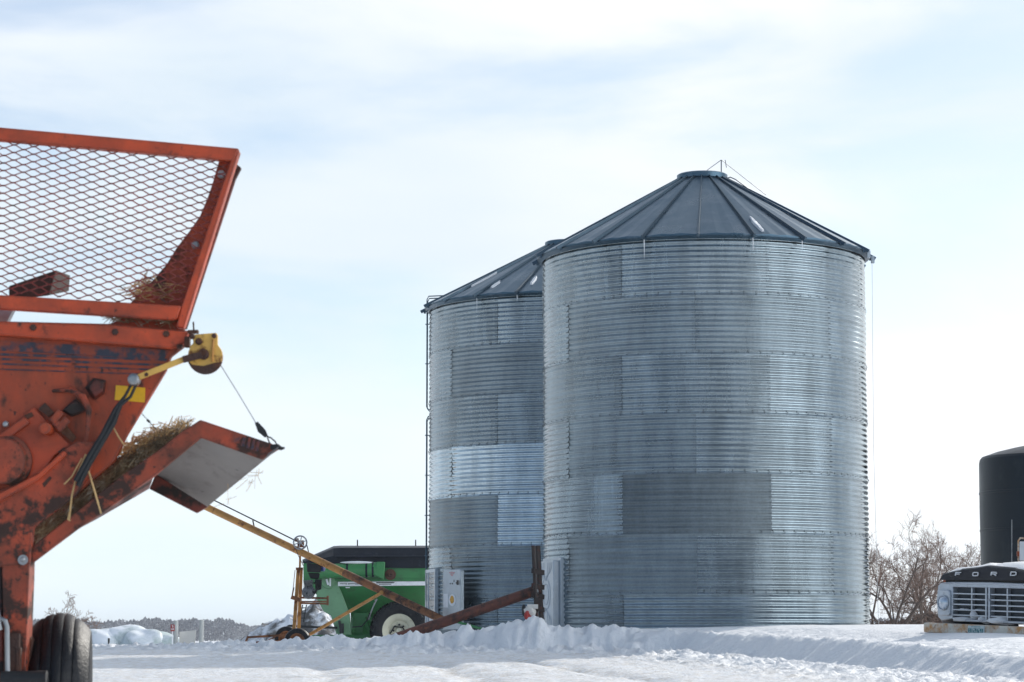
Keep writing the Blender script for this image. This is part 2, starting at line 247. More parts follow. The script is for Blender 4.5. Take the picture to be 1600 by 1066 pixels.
# ------------------------------------------------------------------ mesh builder
class MB:
    def __init__(s): s.v = []; s.f = []; s.mi = []; s.cur = 0
    def add(s, vs, fs):
        o = len(s.v); s.v += [Vector(v) for v in vs]
        for f in fs: s.f.append([i + o for i in f]); s.mi.append(s.cur)
        return s
    def ext(s, pts, vec):
        """prism: closed polygon swept along vec"""
        vec = Vector(vec); n = len(pts); a = [Vector(p) for p in pts]
        nor = Vector((0, 0, 0))
        for i in range(n): nor += a[i].cross(a[(i + 1) % n])
        if nor.dot(vec) > 0: a.reverse()
        return s.add(a + [p + vec for p in a], [list(range(n)), list(range(2 * n - 1, n - 1, -1))] + [[i, i + n, (i + 1) % n + n, (i + 1) % n] for i in range(n)])
    def hexa(s, a, b):
        """two matching loops joined into a solid"""
        n = len(a)
        return s.add(list(a) + list(b), [list(range(n)), list(range(2 * n - 1, n - 1, -1))] + [[i, i + n, (i + 1) % n + n, (i + 1) % n] for i in range(n)])
    def box(s, c, size, rot=None):
        hx, hy, hz = (q / 2 for q in size); c = Vector(c)
        q = [Vector((x, y, z)) for x in (-hx, hx) for y in (-hy, hy) for z in (-hz, hz)]
        if rot is not None: q = [rot @ v for v in q]
        return s.add([c + v for v in q], [[0, 1, 3, 2], [4, 6, 7, 5], [0, 4, 5, 1], [2, 3, 7, 6], [0, 2, 6, 4], [1, 5, 7, 3]])
    def bar(s, p, q, w, h, up=(0, 0, 1)):
        p, q = Vector(p), Vector(q); d = q - p; l = d.length; d.normalize(); u = Vector(up)
        x = d.cross(u)
        if x.length < 1e-4: x = d.cross(Vector((0, 1, 0)))
        x.normalize(); z = x.cross(d)
        rot = Matrix((x, d, z)).transposed()
        return s.box((p + q) / 2, (w, l, h), rot)
    def tube(s, pts, r, seg=8, caps=True):
        pts = [Vector(p) for p in pts]; n = len(pts)
        rs = r if isinstance(r, (list, tuple)) else [r] * n
        vs, fs = [], []; x = None
        for i, p in enumerate(pts):
            d = (pts[min(i + 1, n - 1)] - pts[max(i - 1, 0)]).normalized()
            if x is None:
                x = d.cross(Vector((0, 0, 1)))
                if x.length < 1e-3: x = d.cross(Vector((0, 1, 0)))
            else: x = x - d * x.dot(d)
            x.normalize(); y = d.cross(x)
            for k in range(seg):
                a = 2 * math.pi * k / seg
                vs.append(p + (x * math.cos(a) + y * math.sin(a)) * rs[i])
        for i in range(n - 1):
            for k in range(seg):
                k2 = (k + 1) % seg
                fs.append([i * seg + k, i * seg + k2, (i + 1) * seg + k2, (i + 1) * seg + k])
        if caps: fs += [list(range(seg - 1, -1, -1)), list(range((n - 1) * seg, n * seg))]
        return s.add(vs, fs)
    def lathe(s, prof, c, ax=(0, 0, 1), seg=48, ref=None, close=True):
        """prof: (radius, along axis)"""
        ax = Vector(ax).normalized(); c = Vector(c)
        x = ax.cross(Vector((0, 0, 1)))
        if x.length < 1e-3: x = Vector((1, 0, 0))
        x.normalize(); y = ax.cross(x); vs, fs = [], []; n = len(prof)
        for k in range(seg):
            a = 2 * math.pi * k / seg; u = x * math.cos(a) + y * math.sin(a)
            for r, h in prof: vs.append(c + u * r + ax * h)
        for k in range(seg):
            k2 = (k + 1) % seg
            for i in range(n - 1): fs.append([k * n + i, k2 * n + i, k2 * n + i + 1, k * n + i + 1])
        if close:
            if prof[0][0] > 1e-6: fs.append([k * n for k in range(seg - 1, -1, -1)])
            if prof[-1][0] > 1e-6: fs.append([k * n + n - 1 for k in range(seg)])
        return s.add(vs, fs)
    def blob(s, c, size, amp=.25, seed=0, sub=2, rot=None):
        bm = bmesh.new(); bmesh.ops.create_icosphere(bm, subdivisions=sub, radius=1); rnd = random.Random(seed)
        ph = [Vector((rnd.uniform(-3, 3), rnd.uniform(-3, 3), rnd.uniform(-3, 3))) for _ in range(5)]
        vs = []
        for v in bm.verts:
            k = 1 + amp * sum(math.sin(v.co.dot(p) * 1.3 + i) for i, p in enumerate(ph)) / 2.5
            q = Vector((v.co.x * size[0] * k, v.co.y * size[1] * k, v.co.z * size[2] * k))
            vs.append(Vector(c) + (rot @ q if rot is not None else q))
        fs = [[v.index for v in f.verts] for f in bm.faces]; bm.free()
        return s.add(vs, fs)

ROOT = {}
def build(name, mb, mat, parent=None, angle=32, smooth=True, bevel=0.0, label=None):
    off = ROOT.get(parent.name, Vector((0, 0, 0))) if parent else Vector((0, 0, 0))
    me = bpy.data.meshes.new(name)
    me.from_pydata([v - off for v in mb.v], [], mb.f); me.validate()
    mats = mat if isinstance(mat, (list, tuple)) else [mat]
    for m in mats: me.materials.append(M[m])
    if len(mats) > 1: me.polygons.foreach_set('material_index', mb.mi)
    bm = bmesh.new(); bm.from_mesh(me); bmesh.ops.recalc_face_normals(bm, faces=bm.faces); bm.to_mesh(me); bm.free()
    if smooth:
        me.polygons.foreach_set('use_smooth', [True] * len(me.polygons)); me.set_sharp_from_angle(angle=R_(angle))
    o = bpy.data.objects.new(name, me); COL.objects.link(o)
    if parent: o.parent = parent; ROOT[o.name] = off
    if bevel:
        b = o.modifiers.new('bevel', 'BEVEL'); b.width = bevel; b.segments = 2; b.limit_method = 'ANGLE'
    if label: o['label'] = label
    return o
def thing(name, label, cat, loc, group=None):
    o = bpy.data.objects.new(name, None); COL.objects.link(o); o.location = loc; o.empty_display_size = .2
    ROOT[o.name] = Vector(loc); o['label'] = label; o['category'] = cat
    if group: o['group'] = group
    return o
def tag(o, label, cat, group=None, kind=None):
    o['label'] = label; o['category'] = cat
    if group: o['group'] = group
    if kind: o['kind'] = kind
    return o

# ------------------------------------------------------------------ numpy noise
def vnoise(x, y, seed=0):
    xi = np.floor(x).astype(np.int64); yi = np.floor(y).astype(np.int64); fx = x - xi; fy = y - yi
    fx = fx * fx * fx * (fx * (fx * 6 - 15) + 10); fy = fy * fy * fy * (fy * (fy * 6 - 15) + 10)
    def h(a, b):
        n = (a * 374761393 + b * 668265263 + seed * 974634777) & 0xffffffff
        n = ((n ^ (n >> 13)) * 1274126177) & 0xffffffff
        n = (n ^ (n >> 16)) & 0xffffffff
        return n / 4294967295.0
    return (h(xi, yi) * (1 - fx) + h(xi + 1, yi) * fx) * (1 - fy) + (h(xi, yi + 1) * (1 - fx) + h(xi + 1, yi + 1) * fx) * fy
def fbm(x, y, o=5, seed=0, g=.5):
    s = 0; a = 1; t = 0
    for i in range(o):
        s = s + a * vnoise(x * 2 ** i + 17.3 * i, y * 2 ** i - 9.1 * i, seed + i); t += a; a *= g
    return s / t
def billow(x, y, o=4, seed=0):
    s = 0; a = 1; t = 0
    for i in range(o):
        s = s + a * (1 - np.abs(2 * vnoise(x * 2 ** i + 3.3 * i, y * 2 ** i + 7.7 * i, seed + i) - 1)); t += a; a *= .55
    return s / t
def sst(a, b, x):
    t = np.clip((x - a) / (b - a), 0, 1); return t * t * (3 - 2 * t)

# ------------------------------------------------------------------ snow ground
CREST = [(120, 54, 1013), (300, 50, 1011), (400, 48, 1006), (470, 47, 1001), (600, 46.6, 999), (700, 46.2, 993), (780, 45.7, 985), (828, 45.4, 976), (875, 45.3, 985), (1000, 45, 988),
         (1090, 44, 991), (1200, 41, 993), (1300, 37.5, 999), (1400, 34, 1006), (1500, 31, 1016), (1600, 28, 1027), (1720, 25, 1043), (1900, 20, 1075), (2300, 12, 1200)]
CP = [P(x, y, Y) for x, y, Y in [(a, c, b) for a, b, c in CREST]]
def ground_z(X, Y, detail=True):
    road = np.interp(Y, [-60, 0, 10, 20, 25, 30, 36, 42, 46, 60, 100, 200, 300, 600, 1000, 4000], [-1.1, -.95, -.66, -.52, -.46, -.42, -.36, -.27, -.21, -.21, -.33, -.6, -.6, -.5, -.4, -.4])
    right = np.interp(Y, [0, 12, 22, 28, 35, 42, 50, 62, 90, 130, 300, 600, 1000, 4000], [-.9, -.7, -.42, -.17, .08, .19, .29, .28, .05, -.2, -.5, -.5, -.4, -.4])
    k = np.interp(X, [-3.2, -1.2, .4, 2.2, 5], [0, .35, .72, .86, 1])
    plat = road * (1 - k) + right * k
    best = np.full(X.shape, 1e9); sd = np.zeros(X.shape); cz = np.zeros(X.shape)
    for i in range(len(CP) - 1):
        a, b = CP[i], CP[i + 1]; dx, dy = b.x - a.x, b.y - a.y; l2 = dx * dx + dy * dy
        t = np.clip(((X - a.x) * dx + (Y - a.y) * dy) / l2, 0, 1)
        ex, ey = X - (a.x + t * dx), Y - (a.y + t * dy); d = np.hypot(ex, ey)
        m = d < best; best = np.where(m, d, best)
        sd = np.where(m, np.sign(dx * ey - dy * ex), sd); cz = np.where(m, a.z + t * (b.z - a.z), cz)
    d = best * np.where(sd == 0, 1, sd)
    if detail: d = d + (fbm(X * .9, Y * .9, 3, 5) - .5) * np.interp(X, [1, 4], [.5, .28])
    beyond = d > 0
    face = 1 - sst(0, .55, -d); back = 1 - sst(0, 1.3, d)
    z = np.where(beyond, plat + (cz - plat) * back, road + (cz - road) * face)
    near = np.exp(-(best / 1.1) ** 2); apron = sst(.3, 1.0, -d) * (1 - sst(1.4, 3.2, -d))
    dirt = np.where(beyond, 0, sst(1.2, 2.6, -d) * .9)
    if detail:
        fl = np.clip(1 - np.abs(X) / 40, 0, 1) * (Y < 120)
        side = np.interp(X, [1.5, 4], [1.0, .38])
        lump = billow(X * 2.6, Y * 2.6, 5, 11) - .55
        lump2 = billow(X * 5.5, Y * 5.5, 3, 31) - .55
        z = z + fl * near * np.where(beyond, .8, 1) * (lump * .26 + lump2 * .20 + (billow(X * 11, Y * 9, 2, 51) - .55) * .06) * side
        z = z + fl * apron * np.clip(lump * .24 + lump2 * .14 - .01, 0, 1) * np.interp(X, [1.5, 4], [1.0, .7])
        rut = np.where(beyond, 0, 1) * fl * (np.exp(-((d + 4.1) / .22) ** 2) + np.exp(-((d + 5.8) / .25) ** 2) + .6 * np.exp(-((d + 7.6) / .2) ** 2))
        z = z - rut * .07 * (.5 + fbm(X * .6, Y * .6, 3, 61)); dirt = np.clip(dirt + rut * .8, 0, 1.6)
        onroad = np.where(beyond, 0, sst(1.0, 2.0, -d)) * fl
        z = z + onroad * ((fbm(X * .5, Y * 1.6, 5, 3) - .5) * .05 + (billow(X * 3.5, Y * 3.5, 4, 8) - .55) * .045)
        z = z + np.where(beyond, sst(.6, 2, d), 0) * ((fbm(X * .35, Y * .35, 4, 21) - .5) * .07 + (fbm(X * 2, Y * 1.2, 4, 77) - .5) * .014) * fl
        z = z + (Y > 60) * (fbm(X * .05, Y * .03, 4, 41) - .5) * .22
        # upturned chunks thrown up by the plough
        for (px_, py_, Yc, s_) in [(722, 992, 46, .16), (700, 999, 45.5, .10), (800, 985, 45.2, .20), (842, 981, 45.1, .17), (930, 992, 44.6, .14), (985, 1001, 44.2, .16), (640, 1002, 46.2, .1), (1150, 1003, 41, .1)]:
            c = P(px_, py_, Yc); rr = np.hypot(X - c.x, (Y - c.y) * .8) / s_
            z = z + np.exp(-rr ** 4) * s_ * (.75 + .5 * (vnoise(X * 9, Y * 9, 3) - .5))
    return z, dirt
def axis(a, lo, hi, step, b, g=1.12):
    mid = np.arange(lo, hi + step / 2, step); s = step; p = [lo]
    left, right = [], []
    x = lo; s = step
    while x > a: s *= g; x -= s; left.append(x)
    x = mid[-1]; s = step
    while x < b: s *= g; x += s; right.append(x)
    return np.array(left[::-1] + list(mid) + right)
xs = axis(-5000, -11.5, 9.5, .045, 5000, 1.16); ys = np.concatenate([np.arange(-60, -8, 4.0), np.arange(-8, 24, .3), np.arange(24, 52, .055), axis(52, 52, 90, .35, 5200, 1.1)[1:]])
XX, YY = np.meshgrid(xs, ys); ZZ, DD = ground_z(XX, YY)
nx, ny = len(xs), len(ys)
me = bpy.data.meshes.new('snow_ground'); me.vertices.add(nx * ny)
me.vertices.foreach_set('co', np.stack([XX, YY, ZZ], -1).astype(np.float32).ravel())
idx = np.arange(nx * ny).reshape(ny, nx)
q = np.stack([idx[:-1, :-1], idx[:-1, 1:], idx[1:, 1:], idx[1:, :-1]], -1).reshape(-1, 4)
me.loops.add(q.size); me.loops.foreach_set('vertex_index', q.ravel().astype(np.int32))
me.polygons.add(len(q)); me.polygons.foreach_set('loop_start', np.arange(0, q.size, 4, dtype=np.int32))
me.update(calc_edges=True); me.polygons.foreach_set('use_smooth', np.ones(len(q), dtype=bool))
at = me.attributes.new('dirt', 'FLOAT', 'POINT'); at.data.foreach_set('value', DD.astype(np.float32).ravel())
me.materials.append(M['ground'])
go = bpy.data.objects.new('snow_ground', me); COL.objects.link(go); go['kind'] = 'structure'
def gz(x, y):
    return float(ground_z(np.array([float(x)]), np.array([float(y)]), False)[0][0])

# ------------------------------------------------------------------ grain bins
RING = 1.118
def grain_bin(label, cx, D, R, z_eave, z_cap, nrings, offs, tones, base_z):
    c = Vector((cx, D, base_z))
    root = thing('grain_bin', label, 'grain bin', c, 'steel grain bins')
    face = math.atan2(-c.y, -c.x)                    # direction towards the viewer
    def rad(phi, r, z): a = face + R_(phi); return Vector((cx + r * math.cos(a), D + r * math.sin(a), z))
    # corrugated wall made of sheets, seven to a ring
    V, Q, S, UV = [], [], [], []; n = 0
    step = 360 / 7; rnd = random.Random(int(D))
    nrow = 11 * 8
    for i in range(nrings):
        zt = z_eave - i * RING
        for k in range(7):
            a0 = offs[i % 2] + k * step; mid = (a0 + step / 2 + 180) % 360 - 180
            vis = abs(mid) < 125
            ns = 30 if vis else 12; nr = nrow if vis else 44
            a = np.linspace(a0 - .35, a0 + step + .75, ns + 1); z = np.linspace(zt + .012, zt - RING - .012, nr + 1)
            A, Z = np.meshgrid(a, z)
            u = (A - a0) / step
            rr = R + .012 * np.sin(2 * np.pi * (zt - Z) / (RING / 11) + .6) + .006 * u + .004 * ((zt - Z) / RING)
            # sheets are never quite true
            rr = rr + .004 * (fbm(A * .12 + 50 * k, Z * .9 + 9 * i, 3, k + 10 * i) - .5) * 2
            rr = rr + .0085 * (fbm(A * .02 + 40, Z * 3.2 + 7 * i, 2, 5 * i) - .5) * 2
            ang = face + np.radians(A)
            V.append(np.stack([cx + rr * np.cos(ang) - c.x, D + rr * np.sin(ang) - c.y, Z - c.z], -1).reshape(-1, 3))
            ii = np.arange((nr + 1) * (ns + 1)).reshape(nr + 1, ns + 1) + n
            Q.append(np.stack([ii[:-1, :-1], ii[1:, :-1], ii[1:, 1:], ii[:-1, 1:]], -1).reshape(-1, 4)); n += ii.size
            tone, ro, drip = .50 + rnd.uniform(-.05, .05), .36 + rnd.uniform(-.05, .06), rnd.uniform(0, .35)
            for (ring, m0, vals) in tones:
                if ring == i and a0 <= m0 < a0 + step or ring == i and a0 - 360 <= m0 < a0 - 360 + step: tone, ro, drip = vals
            if .33 < tone < .7: tone = .48 + .42 * (tone - .48)
            ro *= .88
            S.append(np.tile(np.array([tone, ro, drip, 1.0]), (ii.size, 1)))
            UV.append(np.stack([A * math.pi / 180 * R, Z, np.full(A.shape, 3.7 * k + 11.3 * i)], -1).reshape(-1, 3))
    V = np.concatenate(V); Q = np.concatenate(Q); S = np.concatenate(S); UV = np.concatenate(UV)
    # bolts along every seam
    bv, bq = [], []; nb = len(V)
    def bolt(phi, z, s=.009):
        nonlocal nb
        p = rad(phi, R + .012, z) - c; a = face + R_(phi); o = Vector((math.cos(a), math.sin(a), 0)); t = Vector((-o.y, o.x, 0)); u = Vector((0, 0, 1))
        for h, sc in ((0, 1.0), (.018, .8)):
            for j in range(4):
                w = math.pi / 2 * j + .6
                bv.append(p + o * h + (t * math.cos(w) + u * math.sin(w)) * s * sc * 1.25)
        bq.extend([[nb + j, nb + (j + 1) % 4, nb + 4 + (j + 1) % 4, nb + 4 + j] for j in range(4)]); bq.append([nb + 4, nb + 5, nb + 6, nb + 7]); nb += 8
    for i in range(nrings):
        zt = z_eave - i * RING
        if i:
            for j in range(86):
                ph = j * 360 / 86 + i * 1.3
                if abs((ph + 180) % 360 - 180) < 110: bolt(ph, zt + (.028 if j % 1 == 0 else 0))
        for k in range(7):
            a0 = offs[i % 2] + k * step
            if abs((a0 + 180) % 360 - 180) > 110: continue
            for j in range(11):
                for da in (-.1, .55): bolt(a0 + da, zt - (j + .35) * RING / 11, .0075)
    V2 = np.concatenate([V, np.array([tuple(v) for v in bv])]); nq = len(Q)
    QQ = np.concatenate([Q, np.array(bq)])
    me = bpy.data.meshes.new('wall'); me.vertices.add(len(V2)); me.vertices.foreach_set('co', V2.astype(np.float32).ravel())
    me.loops.add(QQ.size); me.loops.foreach_set('vertex_index', QQ.ravel().astype(np.int32))
    me.polygons.add(len(QQ)); me.polygons.foreach_set('loop_start', np.arange(0, QQ.size, 4, dtype=np.int32))
    me.materials.append(M['bin']); me.materials.append(M['bolt'])
    me.polygons.foreach_set('material_index', np.concatenate([np.zeros(nq), np.ones(len(QQ) - nq)]).astype(np.int32))
    me.polygons.foreach_set('use_smooth', np.concatenate([np.ones(nq), np.zeros(len(QQ) - nq)]).astype(bool))
    me.update(calc_edges=True)
    at = me.attributes.new('sheet', 'FLOAT_COLOR', 'POINT'); at.data.foreach_set('color', np.concatenate([S, np.zeros((len(bv), 4))]).astype(np.float32).ravel())
    at = me.attributes.new('wall_uv', 'FLOAT_VECTOR', 'POINT'); at.data.foreach_set('vector', np.concatenate([UV, np.zeros((len(bv), 3))]).astype(np.float32).ravel())
    wall = bpy.data.objects.new('wall', me); COL.objects.link(wall); wall.parent = root; ROOT[wall.name] = c
    # roof: twenty panels between standing ribs
    re, rc = R + .12, .46; ze, zc = z_eave + .02, z_cap - .11
    mb = MB(); rb = MB(); nP = 20
    def rp(phi, t, lift=0):
        r = re + (rc - re) * t; return rad(phi, r, ze + (zc - ze) * t + lift)
    for k in range(nP):
        p0 = k * 18 - 1.5
        for j in range(6):
            f0, f1 = j / 6, (j + 1) / 6
            sag = lambda f: (-.012 if f in (0, 1) else 0) + (.014 if min(abs(f - 1 / 3), abs(f - 2 / 3)) < .01 else 0)
            rows = [(0, 0), (.5, .5), (1, 1)]
            mb.add([rp(p0 + 18 * f0, 0, sag(f0)), rp(p0 + 18 * f1, 0, sag(f1)), rp(p0 + 18 * f1, 1, 0), rp(p0 + 18 * f0, 1, 0)], [[0, 1, 2, 3]])
            # turned down drip edge
            mb.add([rp(p0 + 18 * f0, 0, sag(f0)), rp(p0 + 18 * f1, 0, sag(f1)), rad(p0 + 18 * f1, re, ze - .02), rad(p0 + 18 * f0, re, ze - .02)], [[0, 3, 2, 1]])
        a, b = rp(p0, -.035, 0), rp(p0, 1, 0)
        ang = face + R_(p0); tng = Vector((-math.sin(ang), math.cos(ang), 0))
        dn = (b - a).normalized(); up = tng.cross(dn);  up = up if up.z > 0 else -up
        w0, w1, h0 = .028, .018, .05
        rb.hexa([a - tng * w0 - up * .02, a - tng * w0 * .55 + up * h0, a + tng * w0 * .55 + up * h0, a + tng * w0 - up * .02],
                [b - tng * w1 - up * .02, b - tng * w1 * .55 + up * h0 * .7, b + tng * w1 * .55 + up * h0 * .7, b + tng * w1 - up * .02])
        rb.box(rad(p0, re + .01, ze - .04), (.05, .05, .07))
    roof = build('roof', mb, 'roof', root, 25)
    build('ribs', rb, 'rib', roof, 20)['label'] = 'dark standing ribs of the roof'
    mb = MB(); mb.lathe([(rc + .03, -.02), (rc + .05, 0), (rc + .05, .09), (rc + .02, .11), (rc * .6, .135), (0, .15)], (cx, D, zc - .01), (0, 0, 1), 40)
    build('cap', mb, 'roof', roof)
    mb = MB(); mb.lathe([(R + .015, -.05), (R + .11, .0), (R + .11, -.02), (R + .02, -.07)], (cx, D, ze - .012), (0, 0, 1), 90, close=False)
    build('eave_ring', mb, 'roof', root)
    return root, roof, rad, c

D1, R1 = 50.8, 3.2
c1x = P(1103.5, 1000, D1).x
z1e = P(1103, 410, 50.6).z + .07; z1c = P(1098, 266, D1 - .45).z
dull, mid_, shiny = (.36, .56, .05), (.47, .40, .12), (.62, .24, .05)
T1 = [(0, -50, (.52, .38, .9)), (0, 0, (.60, .33, .5)), (0, 45, (.55, .28, .1)),
      (1, -80, (.55, .36, .2)), (1, -30, (.44, .44, .2)), (1, 20, (.46, .42, .1)), (1, 70, (.55, .30, .1)),
      (2, -50, (.47, .42, .3)), (2, 0, (.52, .40, .4)), (2, 45, (.54, .27, .1)),
      (3, -80, (.52, .36, .2)), (3, -30, (.40, .44, .1)), (3, 20, (.48, .34, .2)), (3, 70, (.56, .27, .1)),
      (4, -50, (.56, .36, .8)), (4, 0, (.33, .62, 0)), (4, 45, (.50, .27, .1)),
      (5, -80, (.54, .36, .5)), (5, -30, (.36, .50, .05)), (5, 20, (.39, .40, .05)), (5, 70, (.5, .28, .1)),
      (6, -50, (.44, .36, .1)), (6, 0, (.55, .20, .05)), (6, 45, (.55, .22, .1))]
bin1, roof1, rad1, bc1 = grain_bin('wide steel grain bin in front, its boxed door closed, a wire rigged over its cap', c1x, D1, R1, z1e, z1c, 8, (-29.5, -55), T1, .05)
D2, R2 = 59.4, 3.2
c2x = P(887, 1000, D2).x
z2e = P(887, 487, D2 - .17).z + .05; z2c = P(884, 373, D2 - .45).z
T2 = [(0, -50, (.47, .40, .9)), (0, 0, (.58, .33, .4)), (1, -80, (.5, .38, .2)), (1, -30, (.36, .50, .05)), (2, -50, (.48, .40, .6)), (2, 0, (.48, .4, .5)),
      (3, -80, (.85, .16, 0)), (3, -30, (.85, .16, 0)), (3, 20, (.8, .16, 0)), (4, -50, (.34, .55, .05)), (4, 0, (.95, .14, 0)), (5, -80, (.52, .36, .3)), (5, -30, (.36, .46, .1)), (6, -50, (.40, .4, .1)), (6, 0, (.5, .3, .1))]
bin2, roof2, rad2, bc2 = grain_bin('steel grain bin half hidden behind the other, door hanging open and ladder up its side', c2x, D2, R2, z2e, z2c, 8, (-29.5, -55), T2, -.2)

def frame_axes(rad, phi):
    o = (rad(phi, 2, 0) - rad(phi, 1, 0)).normalized(); t = Vector((0, 0, 1)).cross(o).normalized()
    return o, t
# closed boxed door of the front bin
o_, t_ = frame_axes(rad1, -67)
zb, zt_ = P(866, 981, 49.4).z, P(866, 876, 49.4).z
def tang(rad, R, phi, o, t, du, dout, z): return rad(phi, R, 0) * 1 + t * du + o * dout + Vector((0, 0, z))
mb = MB(); w = .43
fr = [(-w - .09, zb - .10), (w + .09, zb - .10), (w + .09, zt_ + .06), (-w - .09, zt_ + .06)]
mb.ext([tang(rad1, R1, -67, o_, t_, u, .03, z) for u, z in fr], -o_ * .12)
dfr = build('door_frame', mb, 'door', bin1, bevel=.01)
mb = MB(); mb.ext([tang(rad1, R1, -67, o_, t_, u, .15, z) for u, z in [(-w, zb), (w, zb), (w, zt_), (-w, zt_)]], -o_ * .125)
dr = build('door', mb, 'door', bin1, bevel=.012)
mb = MB()
zm = (zb + zt_) / 2; hh = (zt_ - zb) / 2
def curve(fn, n=22, r=.007): mb.tube([tang(rad1, R1, -67, o_, t_, *(lambda u, z: (u, .152, z))(*fn(i / n))) for i in range(n + 1)], r, 4)
curve(lambda q: (.16 * math.cos(q * 6.283), zm + .20 * math.sin(q * 6.283)))
curve(lambda q: (.26 * math.cos(q * 6.283), zm + .30 * math.sin(q * 6.283)))
for sgn in (1, -1):
    for e in (.12, .24, .34):
        curve(lambda q: (e * math.cos(q * math.pi), zm + sgn * (hh * .95 - (hh * .62 - e * .4) * math.sin(q * math.pi))))
build('embossing', mb, 'door', dr)
for zf in (.22, .80):
    mb = MB(); mb.box(tang(rad1, R1, -67, o_, t_, -w + .10, .165, zb + (zt_ - zb) * (1 - zf)), (.05, .06, .10))
    build('latch', mb, 'black', dr)
# wire and pole over the cap, wire down the far side
mb = MB()
ap = P(1127, 250, D1); mb.tube([P(1127, 283, D1), ap], .012, 5)
for a, b in ((P(1105, 266, D1 - .3), ap), (ap, P(1197, 305, D1 + .4)), (P(1135, 262, D1), P(1133, 250, D1))): mb.tube([a, b], .007, 4)
mb.tube([P(1129, 281, D1 - .2), P(1141, 277, D1 - .1), P(1150, 281, D1), P(1172, 297, D1 + .2)], .012, 5)
build('rigging', mb, 'bolt', roof1)
mb = MB(); mb.tube([rad1(84, R1 + .16, z1e - .1), rad1(84, R1 + .13, z1e - 3.8), rad1(84, R1 + .17, gz(7, 50) - .1)], .004, 4)
build('pull_wire', mb, 'steel', bin1)
for s_ in (-1, 1): mb = MB(); mb.box(rad1(80 + 6 * s_, R1 + .17, z1e - .06), (.06, .1, .14)); build('eave_bracket', mb, 'door', roof1)
def roof_snow(rad, R, ze, zc, roof, phi, t0, t1, w, seed):
    re, rc = R + .12, .46
    f = lambda t, dp, l: rad(phi + dp, re + (rc - re) * t, ze + .02 + (zc - .11 - ze - .02) * t + l)
    n = 9; rr = random.Random(seed); lo, hi, top = [], [], []
    mb = MB(); rows = []
    for i in range(n + 1):
        q = i / n; t = t0 + (t1 - t0) * q; ww = w * math.sin(math.pi * (0.12 + .86 * q)) ** .5 * (1 + rr.uniform(-.12, .12)) / (1 - .6 * t)
        s_ = rr.uniform(-.15, .15)
        rows.append([f(t, -ww + s_, .004), f(t, -ww * .6 + s_, .05), f(t, ww * .6 + s_, .05), f(t, ww + s_, .004)])
    vs = [v for r in rows for v in r]; fs = []
    for i in range(n):
        for j in range(3): fs.append([i * 4 + j, i * 4 + j + 1, i * 4 + 5 + j, i * 4 + 4 + j])
        fs.append([i * 4 + 3, i * 4, i * 4 + 4, i * 4 + 7])
    fs += [[0, 1, 2, 3], [n * 4 + 3, n * 4 + 2, n * 4 + 1, n * 4]]
    mb.add(vs, fs); build('snow_patch', mb, 'snow', roof, 60)
roof_snow(rad1, R1, z1e, z1c, roof1, 20.6, .04, .26, .95, 1)
roof_snow(rad2, R2, z2e, z2c, roof2, -34, .10, .22, .8, 2)
roof_snow(rad2, R2, z2e, z2c, roof2, -15.5, .12, .27, .9, 3)
roof_snow(rad2, R2, z2e, z2c, roof2, -52, .2, .45, .5, 4)
# icicles under the eaves
for rad, zz, par, angs in ((rad1, z1e, roof1, (16.5, 34.5, -19.5)), (rad2, z2e, roof2, (-19.5, -37.5))):
    for a in angs:
        mb = MB(); l = random.uniform(.12, .5); p = rad(a, R1 + .11, zz - .05); mb.tube([p, p + Vector((.004, 0, -l * .5)), p + Vector((0, 0, -l))], [.010, .007, .002], 5); build('icicle', mb, 'snow', par)

# ladder, door frame and open leaf of the rear bin
mb = MB(); ph = -89
o_, t_ = frame_axes(rad2, ph)
def lad(z0, z1, hoop):
    ld = MB()
    for s_ in (-.2, .2):
        b0 = rad2(ph, R2 + .065, 0) + t_ * s_
        pts = [b0 + Vector((0, 0, z0)) - o_ * .08, b0 + Vector((0, 0, z0 + .1)), b0 + Vector((0, 0, z1))]
        pts += [b0 + Vector((0, 0, z1 + .08)) - o_ * .04, b0 + Vector((0, 0, z1 + .1)) - o_ * (.55 if hoop else .1)]
        ld.tube(pts, .014, 6)
    z = z0 + .2
    while z < z1:
        ld.tube([rad2(ph, R2 + .065, z) + t_ * -.2, rad2(ph, R2 + .065, z) + t_ * .2], .013, 5); z += .31
        if int((z - z0) / .31) % 3 == 0: ld.bar(rad2(ph, R2 - .02, z), rad2(ph, R2 + .11, z), .03, .02)
    return ld
za, zb_, zc_ = P(670, 945, D2).z, P(670, 652, D2).z, P(670, 470, D2).z
build('ladder', lad(za, zb_ - .08, False), 'roof', bin2); build('ladder', lad(zb_ + .12, zc_, True), 'roof', bin2)
phd = -76; o_, t_ = frame_axes(rad2, phd)
zb, zt_ = P(680, 990, 57.8).z, P(680, 893, 57.8).z
mb = MB(); w = .52
def T2p(u, d, z): return rad2(phd, R2, 0) + t_ * u + o_ * d + Vector((0, 0, z))
for (u0, u1, za_, zb2) in ((-w - .07, -w, zb, zt_), (w, w + .07, zb, zt_), (-w - .07, w + .07, zt_, zt_ + .07), (-w - .07, w + .07, zb - .1, zb)):
    mb.ext([T2p(u, .035, z) for u, z in ((u0, za_), (u1, za_), (u1, zb2), (u0, zb2))], -o_ * .08)
fr = build('door_frame', mb, 'door', bin2)
mb = MB(); nb_ = 7
for i in range(nb_):
    z0 = zb + (zt_ - zb) * (.36 + .64 * i / nb_); z1 = zb + (zt_ - zb) * (.36 + .64 * (i + .94) / nb_)
    mb.ext([T2p(u, -.0 + .012 * (i % 2), z) for u, z in ((-w, z0), (w, z0), (w, z1), (-w, z1))], -o_ * .04)
build('inner_boards', mb, 'board', fr)
mb = MB(); mb.ext([T2p(u, .0, zb + z) for u, z in ((-w, .0), (w, .0), (w, .30), (-w, .46))], -o_ * .03)
